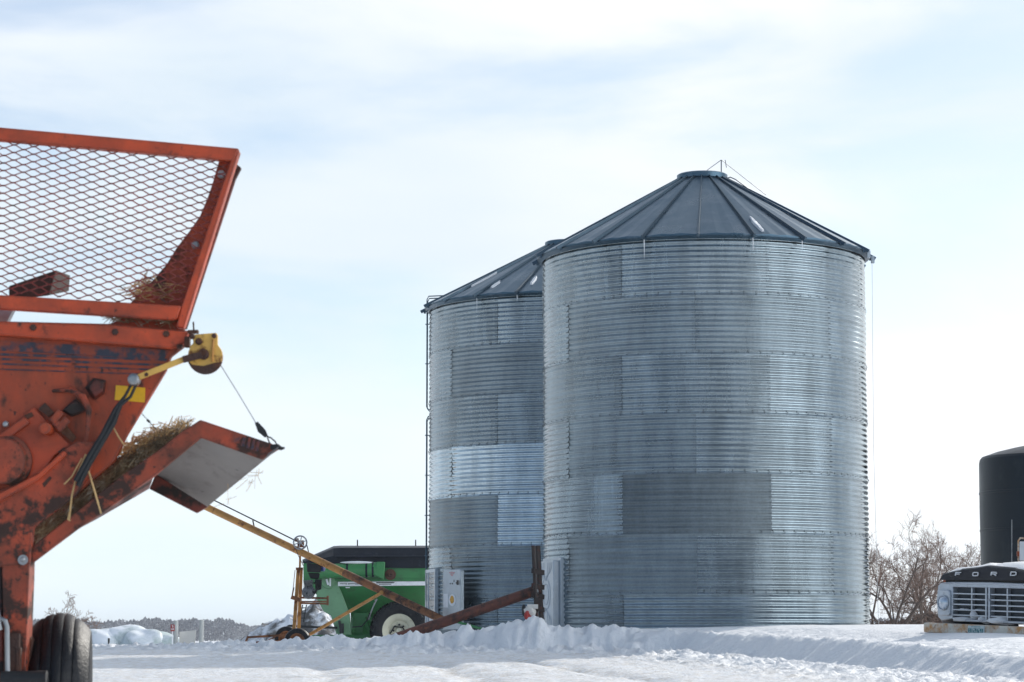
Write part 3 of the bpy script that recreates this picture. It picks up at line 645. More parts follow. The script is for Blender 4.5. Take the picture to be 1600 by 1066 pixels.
mb.tube([T2p(-.2, .03, zb + .1), T2p(.12, .03, zb + .3)], .014, 5); build('slide_gate', mb, 'white', fr)
mb = MB(); mb.tube([T2p(-.1, .05, zb), T2p(-.1, .05, zt_)], .02, 6); build('lift_rod', mb, 'door', fr)
# open leaf, swung round to face the viewer
A_, B_ = P(692, 984, 57.45), P(719.5, 984, 56.75); hz_ = P(692, 891, 57.45).z - A_.z
ux = (B_ - A_); ux.z = 0; lw = ux.length; ux.normalize(); uo = Vector((ux.y, -ux.x, 0))
def leaf(u, v, d=0): return A_ + ux * (u * lw) + Vector((0, 0, v * hz_)) + uo * d
mb = MB(); mb.ext([leaf(u, v) for u, v in ((0, 0), (1, 0), (1, .97), (.96, 1), (.04, 1), (0, .97))], -uo * .09)
lf = build('door', mb, 'door', bin2, bevel=.01); lf['label'] = 'open door leaf with a red mark and a yellow emblem'
def flat(name, pts, mat, par, d=.006): 
    mb = MB(); mb.ext([leaf(u, v, d) for u, v in pts], -uo * .004); return build(name, mb, mat, par)
flat('latch', [(.86, .74), (.97, .74), (.97, .82), (.86, .82)], 'black', lf, .04)
flat('paper_notice', [(.04, .37), (.30, .37), (.30, .60), (.04, .60)], 'white', lf)
flat('emblem_plate', [(.54 + .20 * math.cos(a * .3927), .49 + .10 * math.sin(a * .3927)) for a in range(16)], 'white', lf)
flat('emblem', [(.53 + .11 * math.cos(a * .6283) * (1 + .2 * math.sin(a * 3)), .50 + .068 * math.sin(a * .6283)) for a in range(10)], 'emblem', lf, .010)
mb = MB()
for (u, v, ww, h_) in ((.36, .945, .08, .012), (.47, .95, .10, .014), (.60, .945, .08, .012), (.42, .92, .16, .014), (.58, .925, .06, .01), (.47, .897, .10, .012)):
    mb.ext([leaf(u + a * ww, v + b * h_, .006) for a, b in ((0, 0), (1, 0), (1, 1), (0, 1))], -uo * .004)
build('red_lettering', mb, 'ink_red', lf)
for (u, v, ww, h_) in ((.40, .755, .04, .025), (.52, .755, .04, .025), (.62, .79, .03, .04), (.74, .76, .03, .03)):
    mb = MB(); mb.ext([leaf(u + a * ww, v + b * h_, .006) for a, b in ((0, 0), (1, 0), (1, 1), (0, 1))], -uo * .004); build('bolt_hole', mb, 'ink_dark', lf)

# ------------------------------------------------------------------ rusty small auger between the bins
base = P(838, 985, 47.6)
ra = thing('rusty_auger', 'brown rusted auger tube propped low across the bin fronts with a small engine', 'auger', base)
t0, t1 = P(582, 1010, 47.6), P(843, 921, 47.9)
mb = MB(); mb.tube([t0, t0.lerp(t1, .5), t1], .10, 18); build('tube', mb, 'auger_rust', ra)
mb = MB(); mb.lathe([(.085, 0), (.108, .005), (.108, .06), (.085, .065)], t1.lerp(t0, .03), (t1 - t0), 18); build('collar', mb, 'steel', ra)
for a, b, r in ((P(833, 853, 47.7), P(839, 982, 47.5), .036), (P(840, 853, 48.1), P(847, 992, 48.0), .05)):
    mb = MB(); mb.tube([a, b], r, 8); build('upright', mb, 'dark_steel', ra)
mb = MB()
for yy in (892, 915, 930, 950, 966): mb.bar(P(832, yy, 47.55), P(849, yy + 3, 47.95), .05, .09)
mb.box(P(842, 975, 47.6), (.12, .15, .22)); mb.box(P(839, 944, 47.5), (.10, .1, .25)); build('gear_frame', mb, 'dark_steel', ra)
mb = MB(); mb.lathe([(.05, -.12), (.11, -.11), (.12, -.02), (.10, .04), (.05, .08)], P(830, 955, 47.3), (1, -.2, .35), 16); mb.box(P(832, 948, 47.3), (.2, .16, .08))
en = build('engine', mb, 'board', ra, bevel=.006)
mb = MB(); mb.lathe([(.04, -.03), (.13, -.03), (.145, 0), (.13, .03), (.04, .03)], P(827, 966, 47.2), (.9, -.5, .3), 20); build('recoil_cover', mb, 'red', en)
mb = MB(); mb.blob(P(819, 954, 47.3), (.05, .06, .11), .2, 4); build('air_filter', mb, 'black', en)
mb = MB(); mb.tube([P(711, 971, 47.8), P(764, 986, 47.2)], .025, 6); o = build('green_pipe', mb, 'cart_green'); tag(o, 'thin dark green pipe poking out of the snow bank below the open door', 'pipe')

# ------------------------------------------------------------------ ochre auger
ga = thing('grain_auger', 'long ochre grain auger on wheels rising over the green cart to the left', 'auger', P(465, 1010, 60))
a0, a1 = P(692, 969, 57.2), P(255, 760, 62.5)
tl = lambda q: a0.lerp(a1, q)
mb = MB(); mb.tube([tl(.33), tl(.6), a1], .083, 16); build('tube', mb, 'ochre', ga)
mb = MB(); mb.tube([a0, tl(.15), tl(.33)], .088, 16); build('lower_tube', mb, 'ochre_rust', ga, label='rusted lower length of the tube')
mb = MB(); up = Vector((.05, -.03, .12)); mb.tube([P(462, 845, 60.2), P(345, 787, 61.2), P(262, 746, 62.2)], .016, 6)
mb.bar(P(395, 813, 60.9), P(397, 823, 60.9), .03, .03); build('drive_shaft', mb, 'black', ga)
pc = P(469, 848, 59.7); rr = 10.3 * 59.7 / F
mb = MB(); mb.tube([pc + Vector((rr * math.cos(a * .2618), 0, rr * math.sin(a * .2618))) for a in range(25)], .020, 6, False)
for a in range(6): mb.bar(pc, pc + Vector((rr * math.cos(a * 1.047 + .3), 0, rr * math.sin(a * 1.047 + .3))), .02, .02, (0, 1, 0))
mb.lathe([(.035, -.06), (.035, .06)], pc, (0, 1, 0), 10); build('pulley', mb, 'steel', ga)
mb = MB(); mb.box(P(470, 850, 59.95), (.15, .14, .16)); mb.box(P(464, 844, 59.95), (.08, .1, .08)); build('gearbox', mb, 'ochre_rust', ga, bevel=.01)
mb = MB(); mb.tube([P(479, 850, 59.7), P(482, 862, 59.7), P(483, 880, 59.7)], .012, 5); mb.tube([P(460, 852, 59.7), P(466, 868, 59.7), P(474, 884, 59.7)], .008, 5); build('belt', mb, 'black', ga)
for a, b, w_ in ((P(469.2, 862, 60), P(468.5, 888, 60), .045), (P(466.5, 888, 59.9), P(459, 992, 59.5), .075), (P(470.6, 888, 60.1), P(466.5, 992, 60.4), .075)):
    mb = MB(); mb.bar(a, b, w_, w_); build('leg', mb, 'ochre', ga, bevel=.006)
mb = MB(); mb.box(P(468, 889, 59.9), (.16, .14, .06)); mb.bar(P(455, 933, 59.6), P(470, 938, 59.6), .09, .09); mb.tube([P(461, 891, 59.6), P(458, 920, 59.6), P(456, 932, 59.6)], .008, 5); mb.bar(P(459, 918, 59.6), P(456, 934, 59.6), .03, .03); build('winch', mb, 'ochre_rust', ga)
mb = MB(); mb.bar(P(597, 926, 58.2), P(480, 994, 59.6), .062, .062); mb.lathe([(.05, -.05), (.05, .05)], P(596, 926, 58.1), (0, 1, 0), 10); build('brace', mb, 'ochre', ga, bevel=.006)
mb = MB()
for yy in (935, 943.5): mb.bar(P(470, yy - 1, 59.8), P(512, yy, 59.4), .03, .045)
mb.bar(P(512, 931, 59.4), P(512, 946, 59.4), .05, .05); mb.bar(P(470, 940, 60.3), P(510, 940, 60.0), .03, .03); build('engine_mount', mb, 'ochre_rust', ga)
mb = MB(); mb.hexa([P(479, 880, 59.5), P(502, 882, 59.5), P(501, 895, 59.5), P(480, 894, 59.5)], [P(479, 880, 60), P(502, 882, 60), P(501, 895, 60), P(480, 894, 60)])
mb.hexa([P(481, 895, 59.6), P(500, 896, 59.6), P(498, 905, 59.6), P(485, 904, 59.6)], [P(481, 895, 60), P(500, 896, 60), P(498, 905, 60), P(485, 904, 60)])
en = build('engine', mb, 'black', ga, bevel=.02)
mb = MB(); mb.hexa([P(474, 907, 59.5), P(489, 906, 59.5), P(488, 919, 59.5), P(476, 918, 59.5)], [P(474, 907, 60), P(489, 906, 60), P(488, 919, 60), P(476, 918, 60)])
for i in range(5): mb.bar(P(473.5, 908.5 + i * 2, 59.47), P(489.5, 908 + i * 2, 59.47), .02, .012)
mb.lathe([(.03, -.1), (.10, -.1), (.155, -.02), (.155, .12), (.05, .14)], P(482, 926, 59.6), (.1, -1, .1), 18)
build('crankcase', mb, 'engine_grey', en)
mb = MB(); mb.hexa([P(492, 905, 59.55), P(503, 906, 59.55), P(502, 921, 59.55), P(493, 924, 59.55)], [P(492, 905, 59.9), P(503, 906, 59.9), P(502, 921, 59.9), P(493, 924, 59.9)]); mb.tube([P(490, 912, 59.5), P(494, 910, 59.5), P(497, 918, 59.5), P(491, 928, 59.5)], .03, 6); build('muffler', mb, 'black', en, bevel=.012)
mb = MB(); mb.lathe([(.02, -.05), (.09, -.04), (.09, .04), (.02, .05)], P(504, 887, 59.7), (1, -.3, 0), 14); build('oil_cap', mb, 'blue', en)
def plain_wheel(c, r, w_, par, mat_rim, ax=(.15, 1, 0)):
    mb = MB(); mb.lathe([(r * .62, -w_ * .4), (r * .8, -w_ / 2), (r * .93, -w_ * .46), (r, -w_ * .25), (r, w_ * .25), (r * .93, w_ * .46), (r * .8, w_ / 2), (r * .62, w_ * .4)], c, ax, 40, close=False)
    wv = build('wheel', mb, 'tyre', par)
    mb = MB(); mb.lathe([(.0, -w_ * .18), (r * .18, -w_ * .2), (r * .2, -w_ * .1), (r * .45, -w_ * .06), (r * .55, -w_ * .36), (r * .63, -w_ * .42), (r * .63, w_ * .42), (0, w_ * .3)], c, ax, 30); build('rim', mb, mat_rim, wv)
plain_wheel(P(465, 1003, 59.2), 21 * 59.2 / F, .17, ga, 'ochre_rust'); plain_wheel(P(448, 998, 61.5), 19 * 61.5 / F, .17, ga, 'ochre_rust')
mb = MB(); mb.bar(P(452, 992, 60.5), P(386, 996, 60.5), .04, .05); mb.bar(P(388, 994, 60.5), P(384, 1003, 60.5), .05, .05); mb.bar(P(430, 995, 60.4), P(415, 1003, 60.3), .03, .03)
mb.bar(P(400, 1004, 60.2), P(440, 1002, 60.2), .05, .05); build('tow_bar', mb, 'ochre_rust', ga)

# ------------------------------------------------------------------ green grain cart
CY = 79.0
gc = thing('grain_cart', 'green grain cart under a black tarp, half hidden by the rear bin', 'grain cart', P(600, 1025, CY + 1.5))
C = lambda x, y, d=0: P(x, y, CY + d)
def loop(x0, x1, y, d0, d1): return [C(x0, y, d0), C(x1, y, d0), C(x1, y, d1), C(x0, y, d1)]
mb = MB()
l0, l1, l2, l3 = loop(474, 748, 876, 0, 3.2), loop(474, 752, 905, 0, 3.2), loop(486, 746, 917, .05, 3.15), loop(514, 668, 958, 1.0, 2.2)
l2[1:3] = [C(745, 915, .05), C(745, 915, 3.15)]
vs = l0 + l1 + l2 + l3; fs = [[12, 13, 14, 15], [0, 3, 2, 1]]
for k in range(3):
    for i in range(4): fs.append([k * 4 + i, k * 4 + (i + 1) % 4, k * 4 + 4 + (i + 1) % 4, k * 4 + 4 + i])
mb.add(vs, fs); hp = build('hopper', mb, 'cart_green', gc, 15, bevel=.02)
mb = MB()
for x in (565, 612, 660): mb.bar(C(x, 889, -.01), C(x + .5, 908, -.01), .03, .05)
mb.bar(C(474, 906.5, -.02), C(745, 906.5, -.02), .05, .05); build('side_rail', mb, 'cart_green', hp)
mb = MB(); mb.ext([C(528, 909.2, -.03), C(746, 908.2, -.03), C(746, 914.2, -.03), C(528, 916, -.03)], (0, .02, 0)); st = build('side_stripe', mb, 'white', hp)
mb = MB(); rl = random.Random(4)
for x in list(np.arange(531, 541, 1.6)) + list(np.arange(543.5, 560, 1.45)):
    h_ = rl.uniform(1.2, 2.6); x = float(x)
    mb.ext([C(x + .9, 911.2, -.036), C(x + 1.7, 911.2, -.036), C(x + .9, 911.2 + h_, -.036), C(x, 911.2 + h_, -.036)], (0, .004, 0))
build('stripe_lettering', mb, 'ink_dark', st); mb = MB(); mb.ext([C(588, 909.8, -.036), C(617, 909.6, -.036), C(615, 911.4, -.036), C(588, 911.6, -.036)], (0, .004, 0))
build('stripe_band', mb, 'ink_dark', st); mb = MB(); mb.ext([C(592, 912.6, -.036), C(612, 912.5, -.036), C(611, 913.6, -.036), C(592, 913.7, -.036)], (0, .004, 0)); build('stripe_band', mb, 'ink_dark', st)
mb = MB(); mb.ext([C(540, 917.4, .04), C(546.5, 917.4, .04), C(546.5, 919, .04), C(540, 919, .04)], (0, .03, 0)); build('small_decal', mb, 'white', hp)
# tarp rolled over the top
def tl_(x, ys_): return [C(x, ys_[0], -.06), C(x, ys_[1], -.05), C(x, ys_[2], .25), C(x, ys_[3], .9), C(x, ys_[3] - .5, 1.6), C(x, ys_[3], 2.3), C(x, ys_[2], 3.0), C(x, ys_[1], 3.26), C(x, ys_[0], 3.27)]
rows = [tl_(472.5, (880, 878, 876, 875))] + [tl_(x, (y0, 872, 856, 853.2)) for x, y0 in ((523, 878), (530, 887.5), (560, 888), (590, 887), (640, 888), (690, 887.5), (748, 888))]
rows[1] = tl_(521, (881, 869, 857, 854))
mb = MB(); vs = [v for r in rows for v in r]; n = 9
fs = [[i * n + j, i * n + j + 1, (i + 1) * n + j + 1, (i + 1) * n + j] for i in range(len(rows) - 1) for j in range(n - 1)] + [list(range(n)), list(range(len(vs) - 1, len(vs) - n - 1, -1))] + [[i * n, (i + 1) * n, (i + 1) * n + n - 1, i * n + n - 1] for i in range(len(rows) - 1)]
mb.add(vs, fs); tp = build('tarp', mb, 'tarp', gc, 22)
for x in (558.5, 649.5):
    mb = MB(); mb.bar(C(x, 855, 1.2), C(x, 843.5, 1.2), .035, .035); build('tarp_stop', mb, 'black', tp)
mb = MB(); mb.tube([C(526, 870.5, -.09), C(640, 870.3, -.09), C(748, 870, -.09)], .035, 8); build('roll_pipe', mb, 'tarp', tp)
# folded unloading tube with spout
mb = MB(); r_ = 11 * CY / F; tb = [C(500, 893, -.25), C(545, 891, -.28), C(590, 889.5, -.3)]; mb.tube(tb, r_, 20)
ut = build('unloading_tube', mb, 'cart_green', gc)
for x in (543, 573, 583):
    mb = MB(); p = C(x, 891.6 - (x - 543) * .033, -.28); mb.lathe([(r_ * .9, -.03), (r_ + .02, -.03), (r_ + .02, .03), (r_ * .9, .03)], p, (1, -.01, .01), 20); build('clamp', mb, 'tarp', ut)
mb = MB(); mb.hexa([C(588, 878, -.5), C(602, 878, -.5), C(600, 906, -.5), C(583, 898, -.5)], [C(588, 878, -.05), C(602, 878, -.05), C(600, 906, -.05), C(583, 898, -.05)]); build('spout', mb, 'cart_green', ut, bevel=.03)
mb = MB(); mb.blob(C(560, 879.5, -.3), (.55, .18, .05), .15, 2); build('snow_cap', mb, 'snow', ut)
mb = MB(); mb.lathe([(0, -.03), (.05, -.06), (.09, -.04), (.17, -.03), (.17, .02), (0, .02)], C(610, 898, -.06), (0, 1, 0), 22); build('drive_hub', mb, 'rusty', gc)
# pale front panel, frame, supports
mb = MB(); mb.ext([C(500, 900), C(522, 898), C(526, 908), C(536, 933), C(546, 960), C(549, 992), C(526, 992), C(517, 962), C(506, 956), C(494, 934)][::1], (0, .25, 0))
fp = build('front_panel', mb, 'cart_pale', gc, bevel=.02)
mb = MB(); mb.lathe([(.0, -.05), (.2, -.04), (.22, .0), (.22, .05)], C(513, 909, -.02), (0, 1, 0), 20); mb.bar(C(516.5, 902, -.08), C(516, 916, -.08), .03, .05); build('bearing_cover', mb, 'cart_pale', fp)
mb = MB(); mb.bar(C(516.2, 902, -.12), C(515.8, 916, -.12), .02, .05); mb.bar(C(510, 905, -.1), C(513, 914, -.1), .02, .06); build('decal', mb, 'white', fp)
mb = MB()
mb.bar(C(440, 999, .7), C(690, 996, .7), .2, .24); mb.bar(C(470, 1000, 2.4), C(690, 996, 2.4), .2, .24)
for (x0, x1) in ((556, 549), (566, 580), (600, 598)): mb.bar(C(x0, 958, .9), C(x1, 992, .8), .12, .10)
mb.hexa([C(552, 958, .8), C(573, 958, .8), C(566, 992, .8), C(548, 992, .8)], [C(552, 958, .9), C(573, 958, .9), C(566, 992, .9), C(548, 992, .9)])
mb.ext([C(x, y, 1.7) for x, y in ((548, 950), (650, 950), (650, 996), (548, 996))], (0, .12, 0)); mb.bar(C(572, 958, .85), C(596, 992, .8), .1, .08); build('chassis', mb, 'cart_green', gc, bevel=.01)
mb = MB(); mb.tube([C(445, 982, -.1), C(452, 978, -.1), C(470, 979, -.1), C(500, 980.5, -.1), C(527, 981, -.1)], .035, 8); mb.tube([C(550, 980, -.1), C(565, 979, -.1), C(573, 970, -.1), C(578, 958, -.1)], .02, 6); mb.tube([C(437, 992, -.1), C(440, 983, -.1), C(447, 980, -.1), C(455, 983, -.1)], .03, 6); build('hose', mb, 'black', gc)
mb = MB(); mb.box(C(534, 982, -.1), (.12, .3, .3)); mb.tube([C(530, 970, -.1), C(534, 990, -.1)], .04, 8); build('jack', mb, 'black', gc)
mb = MB()
for i in range(7): mb.lathe([(.02, -.01), (.035, 0), (.02, .01)], C(586 - i * 1.6, 938 + i * 5, -.1), (1, .3, i % 2), 8, close=False)
mb.tube([C(589, 936, -.1), C(584, 946, -.1), C(580, 956, -.1), C(576, 968, -.05)], .025, 5); build('chain', mb, 'steel', gc)
mb = MB()
for s_ in (-3, 3): mb.bar(C(476 + s_, 945, .2), C(471 + s_, 972, .2), .03, .03)
for i in range(3): mb.bar(C(471 + i * -.9, 950 + i * 8, .2), C(479 - i * .9, 950 + i * 8, .2), .03, .03)
build('ladder', mb, 'black', gc)
def big_wheel(c, r, w_, par):
    mb = MB(); mb.lathe([(r * .56, -w_ * .40), (r * .66, -w_ * .47), (r * .82, -w_ / 2), (r * .93, -w_ * .46), (r * .95, -w_ * .3), (r * .955, 0), (r * .95, w_ * .3), (r * .93, w_ * .46), (r * .82, w_ / 2), (r * .66, w_ * .47), (r * .56, w_ * .40)], c, (0, 1, 0), 64, close=False)
    for k in range(22):                                   # chevron lugs
        for s_ in (-1, 1):
            a = 2 * math.pi * (k + (.5 if s_ > 0 else 0)) / 22; b = a + .16
            e = lambda an, rr, yy: Vector(c) + Vector((rr * math.cos(an), yy, rr * math.sin(an)))
            p, q = e(a, r * .975, s_ * w_ * .06), e(b, r * .955, s_ * w_ * .48)
            up = e((a + b) / 2, 1, 0) - Vector(c); mb.bar(p, q, .065, .09, up)
            q2 = e(b + .02, r * .84, s_ * w_ * .505); mb.bar(q, q2, .065, .05, up)
    wv = build('wheel', mb, 'tyre', par)
    mb = MB(); mb.lathe([(0, -w_ * .10), (r * .10, -w_ * .12), (r * .12, -w_ * .06), (r * .34, -w_ * .10), (r * .40, -w_ * .26), (r * .50, -w_ * .34), (r * .57, -w_ * .42), (r * .58, -w_ * .40), (r * .57, w_ * .4), (0, w_ * .3)], c, (0, 1, 0), 48)
    rm = build('rim', mb, 'cream', wv)
    mb = MB()
    for k in range(8):
        a = k * math.pi / 4; mb.lathe([(.035, -.03), (.035, .03)], Vector(c) + Vector((r * .2 * math.cos(a), -w_ * .13, r * .2 * math.sin(a))), (0, 1, 0), 6)
    mb.tube([Vector(c) + Vector((-.28, -w_ * .16, -.10)), Vector(c) + Vector((-.15, -w_ * .18, .12)), Vector(c) + Vector((.1, -w_ * .16, .1)), Vector(c) + Vector((.2, -w_ * .16, -.05))], .025, 6)
    build('wheel_nuts', mb, 'black', rm)
big_wheel(C(624, 985.5, -.1), 45 * CY / F, .78, gc); big_wheel(C(624, 985.5, 3.2), 45 * CY / F, .78, gc)

# ------------------------------------------------------------------ black tank
tcx = P(1645, 1000, 62).x; te = P(1600, 716, 62).z; tt = P(1645, 690, 62).z
mb = MB(); rT = 1.66
mb.lathe([(rT, -.3), (rT + .01, te - 1.2), (rT, te - .12), (rT - .02, te - .03), (rT - .07, te + .03), (rT * .75, te + .15), (rT * .5, te + .25), (.42, te + .33), (.36, te + .35), (.36, te + .45), (.30, te + .48), (0, te + .49)], (tcx, 62, 0), (0, 0, 1), 72)
tk = build('storage_tank', mb, 'poly', None, 25); tag(tk, 'tall black plastic storage tank with a domed top behind the old truck', 'tank')
mb = MB()
for z_ in (te - .85, te - 1.75, te - 2.65): mb.lathe([(rT, -.04), (rT + .018, -.02), (rT + .018, .02), (rT, .04)], (tcx, 62, z_), (0, 0, 1), 72, close=False)
build('band', mb, 'poly', tk)

# ------------------------------------------------------------------ old truck
TY = 35.6; yaw = R_(56); roll = R_(2.0)
org = P(1544, 992, TY)
tr = thing('farm_truck', 'old black farm truck nosed into the snow with a silver grille and rusty bumper', 'truck', org)
ex = Vector((math.cos(yaw), -math.sin(yaw), 0)); ey = Vector((math.sin(yaw), math.cos(yaw), 0)); ez = Vector((0, 0, 1))
ex = (ex * math.cos(roll) - ez * math.sin(roll)).normalized(); ez = ey.cross(ex) * -1 if ey.cross(ex).z < 0 else ey.cross(ex)
T = lambda x, y, z: org + ex * x + ey * y + ez * z
def tpoly(mb, pts, y0, y1): mb.ext([T(x, y0, z) for x, z in pts], ey * (y1 - y0))
# rounded grille surround with headlight panels
def rrect(x0, x1, z0, z1, r, n=5):
    o = []
    for cx_, cz_, a0 in ((x1 - r, z0 + r, -90), (x1 - r, z1 - r, 0), (x0 + r, z1 - r, 90), (x0 + r, z0 + r, 180)):
        for i in range(n + 1): a = R_(a0 + 90 * i / n); o.append((cx_ + r * math.cos(a), cz_ + r * math.sin(a)))
    return o
mb = MB()
for s_ in (-1, 1): tpoly(mb, [(s_ * a, b) for a, b in [(.70, .20), (.93, .17), (1.0, .22), (1.03, .45), (1.0, .66), (.94, .70), (.70, .70)]], 0, .25)
tpoly(mb, rrect(-.695, .695, .645, .70, .01), -.02, .2); tpoly(mb, rrect(-.695, .695, .165, .20, .01), -.0, .2)
gs = build('grille_surround', mb, 'truck_chrome', tr, 30, bevel=.02)
mb = MB(); tpoly(mb, rrect(-.69, .69, .18, .67, .02), .09, .14); build('radiator_screen', mb, 'truck_dark', gs)
mb = MB()
for z in (.255, .33, .405, .48, .555): tpoly(mb, [(-.69, z - .009), (.69, z - .009), (.69, z + .009), (-.69, z + .009)], .0, .07)
for x in (-.345, .345): tpoly(mb, [(x - .012, .19), (x + .012, .19), (x + .012, .65), (x - .012, .65)], .02, .075)
for x in (-.03, .03): tpoly(mb, [(x - .014, .18), (x + .014, .18), (x + .014, .655), (x - .014, .655)], -.015, .08)
build('grille_bars', mb, 'truck_chrome', gs)
for s_ in (-1, 1):
    mb = MB(); tpoly(mb, rrect(s_ * .85 - .115, s_ * .85 + .115, .24, .60, .04), -.03, .03); lb = build('headlight_bezel', mb, 'truck_chrome', gs, bevel=.012)
    mb = MB(); mb.lathe([(.108, .01), (.108, -.02), (.098, -.03), (.092, -.012), (.07, .0)], T(s_ * .85, -.03, .42), ey, 28, close=False); build('headlight_ring', mb, 'truck_chrome', lb)
    mb = MB(); mb.lathe([(0, -.045), (.04, -.042), (.075, -.03), (.097, -.005), (.097, .02)], T(s_ * .85, -.03, .42), ey, 28); build('headlight', mb, 'lamp_glass', lb)
    mb = MB(); tpoly(mb, rrect(s_ * .95 - .05, s_ * .95 + .05, .71, .80, .01), .1, .2); build('turn_signal', mb, 'amber', tr)
mb = MB(); tpoly(mb, rrect(-1.10, 1.25, .0, .135, .02), -.18, -.05); bp_ = build('bumper', mb, 'bumper', tr, bevel=.01)
mb = MB(); tpoly(mb, rrect(-.20, .12, .012, .122, .01), -.192, -.184); lp = build('licence_plate', mb, 'plate', bp_)
mb = MB()
def strokes(segs, x0, z0, s, y):
    for (a, b, c_, d) in segs: mb.bar(T(x0 + a * s, y, z0 + b * s), T(x0 + c_ * s, y, z0 + d * s), .004, .011, ey)
dig = {'1': [(.3, 0, .3, 1)], '2': [(0, 1, .6, 1), (.6, 1, .6, .5), (.6, .5, 0, .5), (0, .5, 0, 0), (0, 0, .6, 0)], '8': [(0, 0, .6, 0), (.6, 0, .6, 1), (.6, 1, 0, 1), (0, 1, 0, 0), (0, .5, .6, .5)], 'H': [(0, 0, 0, 1), (.6, 0, .6, 1), (0, .5, .6, .5)]}
for i, ch in enumerate('812H28'): strokes(dig[ch], -.18 + i * .048, .028, .055, -.195)
strokes([(0, 0, 3.2, 0)], -.13, .108, .055, -.195); build('plate_lettering', mb, 'teal', lp)
# hood: front lip with raised centre, sloping back to the cab
def hood_sec(y, dz, w_):
    s = w_
    top = [(-.93 * s, .76), (-.88 * s, .835), (-.70 * s, .865), (-.56 * s, .885), (-.50 * s, .905), (-.2 * s, .93), (0, .955), (.2 * s, .945), (.50 * s, .93), (.56 * s, .91), (.75 * s, .89), (.90 * s, .86), (.95 * s, .78)]
    return [T(x, y, z + dz) for x, z in top]
secs = [hood_sec(-.03, -.02, 1.0), hood_sec(.0, 0, 1.0), hood_sec(.25, .01, 1.0), hood_sec(.9, .03, .98), hood_sec(1.7, .05, .95)]
lipb = [T(-.93, -.03, .735), T(.95, -.03, .735)]
mb = MB(); vs = [v for s_ in secs for v in s_]; n = 13
fs = [[i * n + j, i * n + j + 1, (i + 1) * n + j + 1, (i + 1) * n + j] for i in range(len(secs) - 1) for j in range(n - 1)]
fs.append(list(range(n))); fs.append(list(range(len(vs) - n, len(vs)))[::-1]); fs.append([0, n * 4, n * 5 - 1, n - 1])
mb.add(vs, fs); hd = build('hood', mb, 'truck_black', tr, 28)
mb = MB(); tpoly(mb, [(-.9, .705), (.92, .705), (.92, .755), (-.9, .755)], .05, .2); build('cowl_gap', mb, 'black', tr)
# FORD in wide block letters along the lip
def letter(segs, x, z, w_, h_, th=.026):
    for (a, b, c_, d) in segs: mb.bar(T(x + a * w_ + b * .012, -.048, z + b * h_), T(x + c_ * w_ + d * .012, -.048, z + d * h_), .012, th, ey)
mb = MB()
LT = {'F': [(0, 0, 0, 1), (0, 1, 1, 1), (0, .5, .75, .5)], 'O': [(.15, 0, .85, 0), (1, .15, 1, .85), (.85, 1, .15, 1), (0, .85, 0, .15), (0, .15, .15, 0), (.85, 0, 1, .15), (1, .85, .85, 1), (.15, 1, 0, .85)],
      'R': [(0, 0, 0, 1), (0, 1, .85, 1), (.85, 1, 1, .85), (1, .85, 1, .6), (1, .6, .85, .48), (.85, .48, 0, .48), (.5, .48, 1, 0)], 'D': [(0, 0, 0, 1), (0, 1, .75, 1), (.75, 1, 1, .8), (1, .8, 1, .2), (1, .2, .75, 0), (.75, 0, 0, 0)]}
for ch, px_, dzz in (('F', 1500, 0), ('O', 1527, .004), ('R', 1555.5, .012), ('D', 1586, .02)):
    xx = (px_ - 1544) * TY / F / (math.cos(yaw) + (px_ - 800) / F * math.sin(yaw))
    mb = MB(); letter(LT[ch], xx - .045, .805 + dzz, .10, .045, .014); build('letter', mb, 'white', hd)
def snow_sheet(name, pts, par, th=.03, seed=1):
    mb = MB(); n = len(pts); c_ = sum(pts, Vector()) / n; rr = random.Random(seed)
    up = ez * th; inner = [c_.lerp(p, .8) + up * rr.uniform(.8, 1.3) for p in pts]
    mb.add(pts + inner + [c_ + up * 1.4], [[i, (i + 1) % n, n + (i + 1) % n, n + i] for i in range(n)] + [[n + i, n + (i + 1) % n, 2 * n] for i in range(n)] + [list(range(n - 1, -1, -1))])
    return build(name, mb, 'snow', par, 60)
snow_sheet('snow_cover', [T(x, y, z) for x, y, z in ((-.86, .04, .84), (-.72, .03, .868), (-.55, .04, .893), (-.2, .05, .935), (-.05, .1, .96), (-.25, .5, .96), (-.3, 1.6, .98), (-.85, 1.6, .89), (-.86, .5, .86))], hd, .035, 2)
snow_sheet('snow_cover', [T(x, y, z) for x, y, z in ((.05, .06, .955), (.4, .04, .935), (.62, .03, .91), (.88, .04, .868), (.88, .6, .90), (.85, 1.6, .94), (.2, 1.6, 1.0), (.1, .5, .97))], hd, .05, 3)
snow_sheet('snow_cover', [T(x, y, z) for x, y, z in ((-.98, -.03, .69), (-.5, -.035, .695), (0, -.03, .695), (.5, -.035, .695), (1.0, -.03, .69), (.95, .13, .705), (0, .14, .71), (-.95, .13, .705))], gs, .02, 4)
for (x, z, w_, h_) in ((-.45, .20, .22, .035), (-.12, .20, .10, .05), (.28, .2, .26, .06), (-.52, .342, .07, .012), (-.22, .342, .06, .010), (-.33, .27, .06, .07)):
    mb = MB(); mb.blob(T(x, .055, z), (w_, .035, h_), .2, int(x * 100) + 200); build('snow_lump', mb, 'snow', gs)
